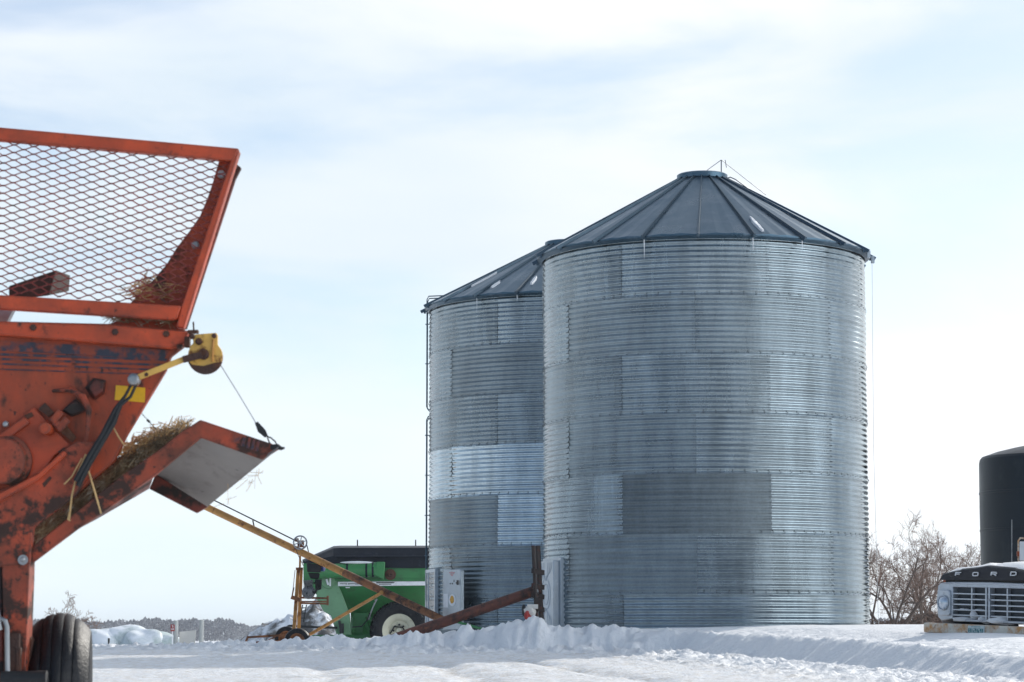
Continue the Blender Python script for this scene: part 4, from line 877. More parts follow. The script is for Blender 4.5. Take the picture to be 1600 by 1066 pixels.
# fenders, cab, mirrors, wheels
for s_ in (-1, 1):
    mb = MB(); mb.hexa([T(s_ * .70, .06, .70), T(s_ * .98, .06, .70), T(s_ * 1.02, .06, .12), T(s_ * .70, .06, .12)], [T(s_ * .78, 1.7, .80), T(s_ * 1.0, 1.7, .78), T(s_ * 1.04, 1.7, .12), T(s_ * .78, 1.7, .12)])
    build('fender', mb, 'cab', tr, bevel=.05)
    mb = MB(); mb.lathe([(.25, -.12), (.44, -.12), (.46, -.06), (.46, .06), (.44, .12), (.25, .12)], T(s_ * .86, .9, .02), ex, 32, close=False); fw = build('wheel', mb, 'tyre', tr)
    mb = MB(); mb.lathe([(0, -.09), (.12, -.09), (.22, -.02), (.26, -.10), (.26, .10), (0, .06)], T(s_ * .86, .9, .02), ex, 24); build('rim', mb, 'white', fw)
mb = MB(); a = [T(-.92, 1.75, .3), T(.92, 1.75, .3), T(.92, 1.75, 1.05), T(.78, 2.2, 1.60), T(-.78, 2.2, 1.60), T(-.92, 1.75, 1.05)]
b = [T(-.92, 3.0, .3), T(.92, 3.0, .3), T(.92, 3.0, 1.12), T(.78, 2.9, 1.66), T(-.78, 2.9, 1.66), T(-.92, 3.0, 1.12)]
mb.hexa(a, b); cb = build('cab', mb, 'cab', tr, bevel=.05)
mb = MB(); nrm = (T(0, 2.2, 1.60) - T(0, 1.75, 1.05)).cross(ex).normalized(); nrm = nrm if nrm.dot(ey) < 0 else -nrm
mb.ext([T(-.82, 1.79, 1.10) + nrm * .012, T(.82, 1.79, 1.10) + nrm * .012, T(.72, 2.16, 1.55) + nrm * .012, T(-.72, 2.16, 1.55) + nrm * .012], nrm * -.02); build('windshield', mb, 'glass', cb)
for s_ in (-1, 1):
    mb = MB(); xm = s_ * 1.16
    mb.tube([T(s_ * .93, 1.84, .98), T(xm, 1.82, .98), T(xm + s_ * .06, 1.82, 1.0), T(xm + s_ * .08, 1.82, 1.06), T(xm + s_ * .08, 1.82, 1.33), T(xm + s_ * .04, 1.82, 1.37), T(xm, 1.82, 1.37), T(s_ * .88, 1.9, 1.34)], .013, 7)
    mr_ = build('mirror', mb, 'bumper', tr); mb = MB(); mb.ext([T(xm - s_ * .02 + u, 1.80, z) for u, z in ((-.06, 1.04), (.07, 1.04), (.07, 1.32), (-.06, 1.32))], ey * .03); build('mirror_head', mb, 'white', mr_, bevel=.01)
    mb = MB(); mb.box(T(xm + s_ * .08, 1.82, 1.14), (.04, .04, .07)); build('bracket', mb, 'amber', mr_)
mb = MB(); mb.tube([P(1581, 893, 36.6), P(1581, 812, 36.6)], .005, 4); build('antenna', mb, 'steel', tr)
for s_ in (-1, 1):
    mb = MB(); mb.lathe([(.25, -.2), (.44, -.2), (.46, -.1), (.46, .1), (.44, .2), (.25, .2)], T(s_ * .84, 5.5, .02), ex, 32, close=False); fw = build('wheel', mb, 'tyre', tr)
    mb = MB(); mb.lathe([(0, -.09), (.12, -.09), (.22, -.02), (.26, -.18), (.26, .18), (0, .06)], T(s_ * .84, 5.5, .02), ex, 24); build('rim', mb, 'white', fw)
mb = MB(); mb.bar(T(-.4, 1.5, .2), T(-.4, 6.8, .3), .1, .2); mb.bar(T(.4, 1.5, .2), T(.4, 6.8, .3), .1, .2); mb.bar(T(-.8, 5.5, .05), T(.8, 5.5, .05), .12, .12); build('chassis', mb, 'truck_dark', tr)
mb = MB(); mb.hexa([T(-1.1, 3.2, .35), T(1.1, 3.2, .35), T(1.1, 3.2, 1.7), T(-1.1, 3.2, 1.7)], [T(-1.1, 6.8, .35), T(1.1, 6.8, .35), T(1.1, 6.8, 1.7), T(-1.1, 6.8, 1.7)]); build('cargo_box', mb, 'dark_red', tr, bevel=.02)

# ------------------------------------------------------------------ trees
def bare_tree(name, label, base, stems, lean, lens, r0, seed, group, levels=4, kids=(5, 5, 4), twigs='twig', tw=.012, up=.25):
    rnd = random.Random(seed); tr_ = MB(); tg = MB()
    def grow(p, d, l, r, lv):
        n = 6 if lv < 2 else 4; pts = [p]; q = p.copy(); dd = d.copy()
        for i in range(n):
            w_ = .26 if lv else .2
            dd = (dd + Vector((rnd.gauss(0, w_), rnd.gauss(0, w_), rnd.gauss(0, w_) + up * .25))).normalized()
            q = q + dd * l / n; pts.append(q.copy())
        r1 = max(r * .45, tw * .5)
        (tr_ if lv < 2 else tg).tube(pts, [r + (r1 - r) * i / n for i in range(n + 1)], 6 if lv == 0 else (5 if lv == 1 else 3), False)
        if lv >= levels: return
        for k in range(kids[min(lv, len(kids) - 1)]):
            t = .25 + .75 * (k + rnd.random()) / kids[min(lv, len(kids) - 1)]; i = min(n - 1, int(t * n)); pp = pts[i].lerp(pts[i + 1], t * n - i if t < 1 else 1)
            ax = (pts[i + 1] - pts[i]).normalized(); side = Vector((rnd.gauss(0, 1), rnd.gauss(0, 1), rnd.gauss(0, .8))); side = (side - ax * side.dot(ax)).normalized()
            a = rnd.uniform(.45, 1.0)
            nd = (ax * math.cos(a) + side * math.sin(a) + Vector((0, 0, up * .5))).normalized()
            grow(pp, nd, l * rnd.uniform(.42, .68) * (1.1 - .35 * t), max(tw, (r + (r1 - r) * t) * .55), lv + 1)
    for s_ in range(stems):
        a = 2 * math.pi * (s_ + rnd.random() * .6) / stems; ln = lean * rnd.uniform(.5, 1.2)
        grow(base + Vector((math.cos(a), math.sin(a), 0)) * .15, Vector((math.cos(a) * ln, math.sin(a) * ln, 1)).normalized(), rnd.uniform(*lens), r0 * rnd.uniform(.75, 1.1), 0)
    ro = thing(name, label, 'tree', base, group)
    build('trunk', tr_, 'bark_tree', ro, 60); build('crown', tg, twigs, ro, 60)
    return ro
G = 'bare willows behind the bins'
def gp(px_, Y, dz=-.2): p = P(px_, 1000, Y); return Vector((p.x, Y, gz(p.x, Y) + dz))
bare_tree('bare_tree', 'spreading bare willow nearest the wide bin with crooked dark stems', gp(1398, 78), 4, .95, (2.2, 2.9), .055, 11, G, 4, (6, 6, 5, 4), tw=.0045)
bare_tree('bare_tree', 'taller bare willow standing midway between the wide bin and the truck', gp(1440, 80), 3, .7, (2.35, 2.9), .058, 23, G, 4, (6, 6, 5, 4), tw=.0045)
bare_tree('bare_tree', 'rusty twigged bare willow behind the truck hood beside the black tank', gp(1487, 84), 4, .65, (2.3, 2.8), .06, 37, G, 4, (6, 6, 5, 4), tw=.0045)
bare_tree('bare_tree', 'fine twigged bare willow half hidden behind the black tank', gp(1535, 86), 3, .5, (2.5, 3.0), .06, 51, G, 4, (6, 6, 5, 4), tw=.0045)
bare_tree('bare_tree', 'low bushy bare willow whose twigs brush the side of the wide bin', gp(1372, 83), 4, .7, (1.9, 2.6), .045, 71, G, 4, (6, 6, 5, 4), tw=.0045)
bare_tree('bare_tree', 'broad bare willow at the back between the two tallest ones', gp(1462, 92), 5, .65, (2.3, 2.8), .05, 83, G, 4, (6, 6, 5, 3), tw=.0045)
bare_tree('bare_tree', 'lone bare tree showing over the wagon tyre', gp(92, 190), 4, .8, (2.6, 3.3), .07, 5, None, 4, (6, 5, 4, 3), tw=.014, up=.12)

# far woods: thousands of thin stems and sprays spread through a band
def wood(name, mat, x0, x1, Y0, Y1, hfun, n, sl, seed, label):
    rnd = random.Random(seed); vs, fs = [], []
    for i in range(n):
        Y = rnd.uniform(Y0, Y1); px_ = rnd.uniform(x0, x1); x = (px_ - 800) / F * Y; h = hfun(px_) * (1 + .04 * math.sin(px_ * .11) + .04 * math.sin(px_ * .33 + 1) + .03 * math.sin(px_ * 1.1)) ; g = float(np.interp(Y, [90, 130, 640, 1000], [.0, -.2, -.5, -.4]))
        z = g + h * (rnd.random() ** .8); a = rnd.gauss(0, 1.0); l = h * sl * rnd.uniform(.5, 1.4); w_ = l * rnd.uniform(.25, .6)
        t = rnd.uniform(0, 3.14); dx = Vector((math.cos(t), math.sin(t), 0)); u = Vector((math.sin(a) * math.cos(t * 3), math.sin(a) * math.sin(t * 3), math.cos(a)))
        p = Vector((x, Y, min(z, g + h - l * .5))); o = len(vs); vs += [p - u * l * .5 - dx * w_, p - u * l * .5 + dx * w_, p + u * l * .5]; fs.append([o, o + 1, o + 2])
    me = bpy.data.meshes.new(name); me.from_pydata(vs, [], fs); me.materials.append(M[mat]); ob = bpy.data.objects.new(name, me); COL.objects.link(ob)
    tag(ob, label, 'woods', kind='stuff'); return ob
hl = lambda p: float(np.interp(p, [-400, 100, 180, 230, 290, 350, 400, 470, 600, 900], [7.8, 7.6, 7.0, 8.0, 7.6, 7.9, 5.4, 5.2, 5.6, 5.6]))
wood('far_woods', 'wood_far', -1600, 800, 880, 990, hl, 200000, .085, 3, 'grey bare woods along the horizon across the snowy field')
wood('brush', 'brush', 1290, 2300, 92, 112, lambda p: float(np.interp(p, [1290, 1400, 1440, 1470, 1760, 2300], [.55, .75, 1.0, 1.05, 1.0, .1])), 60000, .18, 4, 'low brown brush behind the willows at the field edge')
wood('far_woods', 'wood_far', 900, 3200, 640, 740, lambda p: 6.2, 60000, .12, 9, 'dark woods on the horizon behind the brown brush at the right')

# ------------------------------------------------------------------ far left: posts, sign, board, snow pile, mound, marker
def round_post(label, px_, ytop, Y, r):
    b_ = gp(px_, Y, -.3); zt = P(px_, ytop, Y).z
    mb = MB(); mb.lathe([(r * 1.05, 0), (r, .5), (r * .97, zt - b_.z - .03), (r * .9, zt - b_.z), (0, zt - b_.z + .01)], b_, (0, 0, 1), 20)
    o = build('fence_post', mb, 'post'); tag(o, label, 'post', 'posts of the old gateway'); return o
p1 = round_post('weathered grey gatepost with the red tag beside it', 274.5, 970, 104, .095); p2 = round_post('weathered grey gatepost standing clear to the right of the pale board', 314.5, 968.5, 104, .095)
sg = thing('marker_sign', 'small red sign on a thin white stake next to a gatepost', 'sign', gp(269, 102))
mb = MB(); mb.bar(gp(269.5, 102), P(269.5, 976, 102), .045, .03); build('stake', mb, 'white', sg)
mb = MB(); mb.ext([P(266.5, 976, 101.9), P(272.8, 976, 101.9), P(272.8, 986.5, 101.9), P(266.5, 986.5, 101.9)], (0, .02, 0)); pn = build('sign_panel', mb, 'red', sg)
mb = MB()
for (x, y, w_, h_) in ((268.3, 977.5, 2.6, 1), (269.5, 979, 1.2, 1.6), (268.2, 981.6, 1, 3.2), (270.2, 982, 1, 2.4)): mb.ext([P(x + a * w_, y + b * h_, 101.88) for a, b in ((0, 0), (1, 0), (1, 1), (0, 1))], (0, .01, 0))
build('sign_marks', mb, 'white', pn)
mb = MB(); mb.ext([P(280.5, 987.5, 104.2), P(306, 984.5, 104.2), P(304.5, 1006, 104.2), P(280, 1010, 104.2)], (0, .05, 0)); o = build('board', mb, 'board'); tag(o, 'pale rectangular board leaning between the two gateposts', 'board')
mb = MB(); b_ = gp(170, 60); mb.box(b_ + Vector((0, 0, .22)), (.03, .03, .4)); mb.box(b_ + Vector((0, 0, .40)), (.04, .04, .1)); o = build('marker_stake', mb, 'black'); tag(o, 'short dark stake sticking out of the snow in front of the wrapped bales', 'stake')
for i, (px_, w_, h_) in enumerate(((160, 1.3, .95), (192, 1.3, 1.02), (222, 1.3, .98), (250, 1.2, .80))):
    mb = MB(); b_ = gp(px_, 108 + (i % 2) * .5, 0); rt = Matrix.Rotation(.15 * i, 3, 'Z')
    mb.blob(b_ + Vector((0, 0, h_ * .28)), (w_ * .72, .85, h_ * .62), .2, 60 + i, 4, rt)
    o = build('wrapped_bale', mb, 'tarped', None, 80); tag(o, ['snow plastered wrapped bale next to the wagon tyre', 'highest of the snow plastered wrapped bales', 'snow plastered wrapped bale in the row, second from the gatepost', 'low drifted wrapped bale next to the gatepost'][i], 'bale', 'snowy wrapped bales')
mb = MB()
gx = np.linspace(-1, 1, 60); 
cm = gp(470, 92, 0)
vs, fs = [], []
for j in range(40):
    for i in range(80):
        u, v = -1 + 2 * i / 79, -1 + 2 * j / 39
        prof = float(np.interp(u, [-1, -.72, -.3, .0, .22, .45, .75, 1], [0, .62, 1.2, 1.42, 1.75, 1.45, .85, 0])) * max(0, 1 - v * v) ** .7
        nn = float(fbm(np.array([u * 6.0]), np.array([v * 4.0]), 5, 6)[0]) - .5
        vs.append(cm + Vector((u * 2.6, v * 2.2, prof * (1.0 + .5 * nn) + nn * .35 * (prof > .05) - .15)))
for j in range(39):
    for i in range(79): k = j * 80 + i; fs.append([k, k + 1, k + 81, k + 80])
mb.add(vs, fs); o = build('dirt_mound', mb, 'mud', None, 80); tag(o, 'mound of frozen dirt dusted with snow behind the auger wheels', 'mound')

# ------------------------------------------------------------------ foreground feed wagon
WY = 10.2
wg = thing('feed_wagon', 'rusty orange feed wagon with mesh hopper side and a tilted discharge chute', 'feed wagon', P(94, 1250, WY))
Wp = lambda x, y, d=0: P(x, y, WY + d)
def plate(name, pts, mat, d=0, th=.05, par=None, bevel=.004, label=None):
    mb = MB(); mb.ext([Wp(x, y, d) for x, y in pts], (0, th, 0)); return build(name, mb, mat, par or wg, bevel=bevel, label=label)
# hopper frame
tr1 = plate('top_rail', [(-800, 124), (0, 199), (373, 232), (364, 251.5), (0, 219), (-800, 146)], 'orange_clean', -.012, .05)
plate('lower_rail', [(-800, 396), (0, 461), (283, 478), (277, 498), (268, 500), (0, 483), (-800, 420)], 'orange_clean', -.012, .04)
mb = MB(); mb.ext([Wp(x, y, -.004) for x, y in ((364, 240), (371, 232), (374, 236), (287, 513), (275, 511), (283, 480))], (0, .06, 0)); build('corner_post', mb, 'orange_clean', wg, bevel=.004)
sw = plate('side_wall', [(343, 248), (332, 286), (323.5, 311), (312, 338), (296, 361), (276, 387), (260, 413), (237, 440), (211, 466), (203, 474), (205, 490), (166, 509), (286, 521), (372, 236)], 'orange', .075, .02)
sw2 = plate('back_flange', [(364, 252), (377, 262), (368, 279), (291, 514), (280, 514)], 'dark_red', .10, .03, sw)
for x, y in ((346, 273), (305.5, 383)):
    mb = MB(); mb.lathe([(.012, -.014), (.017, -.010), (.017, .004)], Wp(x, y, .07), (0, 1, 0), 10); build('bolt', mb, 'steel', sw)
# expanded mesh
mb = MB(); dx_, dy_ = 15.35, 5.9; slope = .086
def inside(x, y):
    yt, yb = 200 + (x) * .0885 + 18, 462 + x * .058
    if y < yt or y > yb: return False
    return x < 368 - (y - 240) * .326
for r in range(-10, 80):
    for k in range(-25, 30):
        if (r + k) % 2: continue
        x, y = 7 + k * dx_ - r * .17, 219.5 + r * dy_ + k * dx_ * slope
        if not inside(x, y): continue
        a = Wp(x - 3.0, y, .018); b = Wp(x + 3.0, y, .012); mb.bar(a, b, .004, .0062, (0, 0, 1))
        for s_ in (-1, 1):
            x2, y2 = x + dx_ - .17 * s_, y + s_ * dy_ + dx_ * slope
            if inside(x2 - 5, y2) or inside(x2, y2 ): mb.bar(Wp(x + 2.6, y + s_ * .4, .012), Wp(x2 - 2.6, y2 - s_ * .4, .018), .004, .0042, (0, 0, 1))
build('mesh_panel', mb, 'mesh_red', wg, smooth=False)
mb = MB(); mb.hexa([Wp(x, y, .25) for x, y in ((14, 447), (88, 422), (76, 462), (14, 466))], [Wp(x, y, .5) for x, y in ((14, 450), (110, 430), (108, 455), (20, 470))]); build('beater_bar', mb, 'bark', wg, bevel=.004)
mb = MB(); mb.bar(Wp(2, 505, .3), Wp(19, 470, .3), .05, .05); build('inner_strut', mb, 'steel', wg)
# body end panel
bodyp = [(-830, 440), (0, 502), (170, 506), (294, 517), (300, 524), (292, 538), (267, 557), (259, 579), (198, 680), (178, 721), (115, 775), (51, 822), (-330, 880), (-700, 840)]
bd = plate('end_panel', bodyp, 'orange', 0, .04)
mb = MB(); mb.ext([Wp(x, y, -.035) for x, y in ((-835, 442), (0, 503), (170, 508), (294, 519), (291, 536), (266, 545), (0, 524), (-835, 464))], (0, .04, 0)); bm_ = build('beam', mb, 'orange_clean', wg, bevel=.006)
for (x, y) in ((180, 519), (260, 522), (52, 512)):
    mb = MB(); mb.lathe([(.011, -.012), (.014, -.008), (.014, .004)], Wp(x, y, -.036), (0, 1, 0), 6); build('bolt', mb, 'rusty', bm_)
for (ya, yb, xe, h_) in ((532, 547, 266, 16.5), (551.5, 560.5, 262, 4.5), (559, 569, 259, 4), (567, 577, 256, 3), (576, 584, 230, 2)):
    mb = MB(); mb.ext([Wp(x, y, -.003) for x, y in ((-330, ya - 14), (0, ya), (xe, yb), (xe - h_ * .6, yb + h_ * .85), (0, ya + h_), (-330, ya - 14 + h_))], (0, .002, 0)); build('stripe_decal', mb, 'decal', bd, bevel=0)
plate('warning_sticker', [(181, 602), (227, 606), (226, 629), (179, 625)], 'yellow_tag', -.004, .003, bd, 0)
# bearing mount, hub, pipes and brackets on the end panel
cov = plate('bearing_cover', [(-10, 690), (52, 636), (110, 697), (85, 712), (70, 735), (28, 760), (-10, 720)], 'orange_clean', -.02, .03)
for pts in ([(60, 639), (70, 629), (85, 645), (76, 652)], [(94, 675), (104, 665), (119, 683), (113, 691)], [(38, 649), (49, 644), (53, 650), (42, 656)], [(90, 706), (100, 699), (106, 703), (95, 711)]):
    plate('slot', pts, 'rusty', -.024, .01, cov, .001)
mb = MB(); mb.lathe([(0, -.09), (.022, -.09), (.025, -.085), (.025, .0)], Wp(76, 672, -.02), (0, 1, 0), 18); mb.bar(Wp(82, 660, -.05), Wp(96, 643, -.05), .022, .03); mb.bar(Wp(90, 672, -.05), Wp(106, 655, -.05), .014, .03); mb.tube([Wp(87, 661, -.06), Wp(89, 663, -.03)], .015, 10); build('pivot_pin', mb, 'orange', cov, bevel=.002)
mb = MB(); mb.lathe([(0, -.07), (.06, -.07), (.09, -.06), (.095, -.03), (.11, -.02), (.11, .0)], Wp(8, 722, -.02), (0, 1, 0), 28); hb = build('bearing_hub', mb, 'orange_worn', wg)
for k in range(8):
    a = k * .785 + .2; mb = MB(); mb.lathe([(.009, -.012), (.013, -.006), (.013, .02)], Wp(8, 722, -.06) + Vector((.08 * math.cos(a), 0, .08 * math.sin(a))), (0, 1, 0), 6); build('bolt', mb, 'rusty', hb)
mb = MB(); mb.tube([Wp(82, 611, -.01), Wp(110, 609, -.03), Wp(130, 620, -.05), Wp(139, 640, -.06), Wp(136, 680, -.05), Wp(128, 708, -.03)], [.006, .012, .014, .013, .008, .006], 8); build('grease_pipe', mb, 'orange_worn', wg)
mb = MB(); mb.hexa([Wp(x, y, -.03) for x, y in ((138, 604), (150, 594), (162, 597), (160, 612), (148, 620))], [Wp(x, y, .0) for x, y in ((132, 606), (146, 590), (166, 594), (164, 616), (146, 626))]); mb.hexa([Wp(x, y, -.04) for x, y in ((100, 640), (118, 626), (136, 640), (112, 648))], [Wp(x, y, .0) for x, y in ((96, 642), (118, 622), (140, 642), (112, 652))]); build('bracket', mb, 'dark_red', wg, bevel=.003)
mb = MB(); mb.lathe([(.006, -.014), (.010, -.012), (.013, -.004), (.013, .004)], Wp(9, 663, -.024), (0, 1, 0), 12); build('bolt', mb, 'steel', wg)
lb_ = plate('ledge_bar', [(-60, 720), (38, 651), (46, 661), (-60, 738)], 'orange_clean', -.045, .04)
# diagonal channel and leg
ch_ = plate('diagonal_channel', [(-60, 790), (60, 741), (98, 703), (120, 690), (150, 690), (140, 735), (118, 772), (51, 824), (46, 882), (2, 885), (-60, 900)], 'orange_worn', -.055, .055)
plate('channel_lip', [(-60, 792), (0, 770), (58, 741), (99, 704), (104, 710), (60, 750), (0, 783), (-60, 806)], 'orange_clean', -.075, .03, ch_)
plate('notch', [(66, 756), (78, 744), (81, 747), (69, 762)], 'rusty', -.058, .01, ch_, 0)
lg = plate('leg', [(2, 868), (46, 868), (45.5, 900), (40.5, 1025), (38, 1100), (6, 1100), (6, 1000)], 'orange_worn', -.05, .12)
plate('leg_flange', [(-30, 860), (3, 868), (6, 1100), (-30, 1100)], 'dark_red', -.03, .08, lg)
mb = MB(); mb.lathe([(.02, -.004), (.02, .01)], Wp(36, 875, -.06), (0, 1, 0), 16); mb.lathe([(.006, -.016), (.010, -.012), (.012, .0)], Wp(36, 874.5, -.06), (0, 1, 0), 12); build('pivot_bolt', mb, 'steel', lg)
# chute arm and deflector
ar = MB(); ar.ext([Wp(x, y, -.02) for x, y in ((45.6, 883), (120, 827), (158, 802), (242, 743), (313, 684), (409, 718), (433, 703), (441, 699), (313, 656), (286, 673), (243, 707), (189, 744), (150, 775), (51.5, 853))], (0, .035, 0))
arm = build('chute_side', ar, 'orange_worn', wg, bevel=.004)
plate('chute_back', [(50, 856), (150, 785), (243, 718), (296, 676), (262, 682), (205, 702), (160, 730), (105, 775), (40, 830)], 'dark_red', .36, .02)
mb = MB(); mb.hexa([Wp(x, y, -.005) for x, y in ((241, 742), (158, 801), (118, 828))], [Wp(x, y, .35) for x, y in ((233, 764), (150, 812), (118, 829))]); build('chute_floor', mb, 'dark_red', wg)
q0, q1, q2 = Wp(313, 683, 0), Wp(412, 716, 0), Wp(243, 741, .42); pn_ = (q1 - q0).cross(q2 - q0).normalized()
onp = lambda x, y: (lambda r: r * (q0.dot(pn_) / r.dot(pn_)))(P(x, y, 1.0))
if pn_.y > 0: pn_ = -pn_
mb = MB(); mb.ext([onp(x, y) for x, y in ((313, 683), (412, 716), (434, 702), (324, 792), (243, 741))], -pn_ * .012)
dfl = build('deflector_plate', mb, 'grey_plate', wg, label='scuffed grey underside of the chute end')
mb = MB(); mb.ext([Wp(x, y, .42) for x, y in ((243, 741), (324, 792), (307, 802), (233, 764))], (0, .03, 0)); build('far_lip', mb, 'dark_red', dfl, bevel=.004)
for i, (x, w_) in enumerate(((366, 10), (381, 3.5), (389, 3.5), (396, 3), (403, 3))):
    y = 656 + (x - 313) * .336; mb = MB(); mb.ext([Wp(a, b, -.023) for a, b in ((x, y + 2), (x + w_, y + 2 + w_ * .336), (x + w_ - 3, y + 19), (x - 5, y + 19 - w_ * .2))], (0, .002, 0)); build('stripe_decal', mb, 'decal', arm)
mb = MB()
mb.hexa([Wp(x, y, -.03) for x, y in ((398, 661), (403, 659), (415, 672), (419, 682), (414, 684), (403, 675))], [Wp(x, y, .01) for x, y in ((398, 661), (403, 659), (415, 672), (419, 682), (414, 684), (403, 675))])
mb.tube([Wp(417, 682), Wp(423, 684), Wp(430, 690), Wp(433, 696), Wp(428, 698), Wp(421, 692), Wp(418, 684)], .0035, 6)
mb.tube([Wp(424, 699, -.02), Wp(434, 698, -.03), Wp(440, 701, -.03), Wp(445, 700, -.03)], [.012, .012, .008, .004], 7); hk = build('hook', mb, 'black', wg, bevel=.002)
# yellow winch, lever and cable
pl = [(300, 523), (338, 520), (340, 524), (340, 538), (344, 544)] + [(320.5 + 27 * math.cos(R_(a)), 556 + 27 * math.sin(R_(a))) for a in range(-20, 215, 12)] + [(297, 541), (302, 536)]
wn = plate('winch_plate', pl, 'yellow', -.09, .02, wg, .003)
mb = MB(); mb.lathe([(.062, .0), (.069, .01), (.069, .025), (.062, .03), (.062, .07)], Wp(320.5, 557.5, -.07), (0, 1, 0), 36); build('winch_drum', mb, 'rusty', wn)
mb = MB(); mb.ext([Wp(320.5 + 28 * math.cos(R_(a)), 557 + 28 * math.sin(R_(a)), -.094) for a in range(18, 170, 10)] + [Wp(300, 570, -.094), Wp(318, 572, -.094), Wp(335, 567, -.094)], (0, .003, 0)); build('rust_band', mb, 'rusty', wn)
for x, y, r_ in ((301, 526, .011), (335, 525, .010), (311, 534, .014), (318.5, 554, .022)):
    mb = MB(); mb.lathe([(0, -.02), (r_ * .7, -.02), (r_, -.012), (r_, .004)], Wp(x, y, -.09), (0, 1, 0), 14); build('bolt', mb, 'rusty', wn)
plate('winch_rib', [(331, 530), (335, 530), (333, 565), (330, 565)], 'ochre', -.10, .014, wn)
mb = MB(); mb.bar(Wp(213, 591, -.11), Wp(290, 560.5, -.11), .012, .023, (0, 0, 1)); lv = build('lever', mb, 'yellow', wg, bevel=.002)
mb = MB(); mb.bar(Wp(286, 562, -.118), Wp(315, 554.5, -.118), .016, .026, (0, 0, 1)); build('lever_grip', mb, 'rusty', lv)
mb = MB(); mb.lathe([(.011, -.016), (.013, -.016), (.022, -.012), (.025, .0), (.025, .03)], Wp(209, 593, -.11), (0, 1, 0), 20); mb.lathe([(0, -.02), (.012, -.02), (.013, .0)], Wp(209, 593, -.11), (0, 1, 0), 12); build('lever_knuckle', mb, 'steel', lv)
mb = MB(); mb.lathe([(.005, -.01), (.008, -.005)], Wp(229, 585.5, -.115), (0, 1, 0), 10); build('bolt', mb, 'rusty', lv)
mb = MB(); mb.tube([Wp(345, 571, -.05), Wp(373, 616, -.03), Wp(400, 661, -.01)], .0022, 6); build('cable', mb, 'steel', wg)
plate('leg', [(-880, 800), (-800, 800), (-800, 1100), (-880, 1100)], 'orange_worn', .2, .12)
for pts in ([(207, 597), (196, 618), (180, 640), (160, 680), (140, 712), (118, 752)], [(213, 600), (204, 620), (188, 633), (178, 660), (160, 690), (138, 728), (122, 760)]):
    mb = MB(); mb.tube([Wp(x, y, -.10) for x, y in pts], [.006, .006, .009, .011, .011, .011, .011][:len(pts)], 8); build('hose', mb, 'black', wg)
mb = MB(); mb.bar(Wp(294, 519, -.05), Wp(310, 518.5, -.05), .04, .012); mb.bar(Wp(303, 518, -.05), Wp(302, 503, -.05), .005, .006); mb.box(Wp(293, 535, -.05), (.02, .05, .04)); mb.box(Wp(281, 542, -.03), (.02, .03, .015)); build('winch_bracket', mb, 'rusty', wg)
mb = MB(); mb.tube([Wp(221, 646, .1), Wp(234, 660, .1), Wp(262, 690, .1)], .0016, 5); mb.tube([Wp(230, 656, .1), Wp(234, 660, .1)], .005, 5); build('pull_wire', mb, 'black', wg)
# hopper volume, axle and jack parts behind
mb = MB(); mb.hexa([Wp(x, y, .05) for x, y in ((-820, 520), (180, 580), (120, 690), (-330, 840), (-700, 820))], [Wp(x, y, 3.0) for x, y in ((-650, 560), (150, 640), (110, 720), (-300, 830), (-560, 820))]); build('hopper', mb, 'orange', wg)
mb = MB(); mb.bar(Wp(-860, 1100, .3), Wp(90, 1100, .3), .09, .09); build('axle', mb, 'rusty', wg)
tcn = P(81, 957, WY + .1); rt_ = .375; wt = .25
tc_ = Vector((tcn.x, WY + .3, tcn.z - rt_))
prof = [(.20, -.10), (.24, -.118), (.30, -.125), (.305, -.122), (.318, -.113)]
for i in range(5):
    c_ = (-2 + i) * .042; e = .0185; cr = lambda q: .375 - .034 * (q / .09) ** 2
    prof += [(cr(c_ - e) - .003, c_ - e), (cr(c_ - e * .6), c_ - e * .6), (cr(c_), c_), (cr(c_ + e * .6), c_ + e * .6), (cr(c_ + e) - .003, c_ + e)]
    if i < 4: prof += [(cr(c_ + .02) - .008, c_ + e + .001), (cr(c_ + .022) - .008, c_ + .042 - e - .001)]
prof += [(.318, .113), (.305, .122), (.30, .125), (.24, .118), (.20, .10)]
mb = MB(); mb.lathe(prof, tc_, (1, .13, 0), 96, close=False); wh = build('wheel', mb, 'tyre', wg, 30)
mb = MB(); mb.lathe([(0, -.05), (.08, -.05), (.12, -.02), (.18, -.03), (.195, -.10), (.205, -.108), (.205, .108), (.195, .10), (.12, .02), (0, .02)], tc_, (1, .13, 0), 40); build('rim', mb, 'cream', wh)
far_ = wh.copy(); COL.objects.link(far_); far_.parent = wg; far_.location.x -= 2.35
for ch in list(wh.children):
    c_ = ch.copy(); COL.objects.link(c_); c_.parent = far_
mb = MB(); mb.tube([Wp(-20, 967, -.1), Wp(2, 967, -.1), Wp(8, 970, -.1), Wp(11, 980, -.1), Wp(12, 1050, -.1), Wp(15, 1060, -.1), Wp(30, 1068, -.1)], .010, 10); mb.tube([Wp(-6, 955, -.1), Wp(0, 985, -.1)], .014, 8); build('jack_handle', mb, 'steel', wg)
mb = MB(); mb.lathe([(.025, -.09), (.034, -.088), (.034, .088), (.025, .09)], Wp(38, 1062, -.12), (1, 0, .02), 16); build('jack_tube', mb, 'black', wg)
mb = MB(); mb.box(Wp(20, 1030, -.06), (.06, .06, .2)); mb.box(Wp(29, 1040, -.08), (.02, .03, .14)); build('jack_bracket', mb, 'rusty', wg, bevel=.004)
mb = MB(); mb.ext([Wp(x, y, .02) for x, y in ((36, 1000), (40, 985), (50, 1000), (45, 1066), (36, 1066))], (0, .08, 0)); build('spindle', mb, 'rusty', wg)

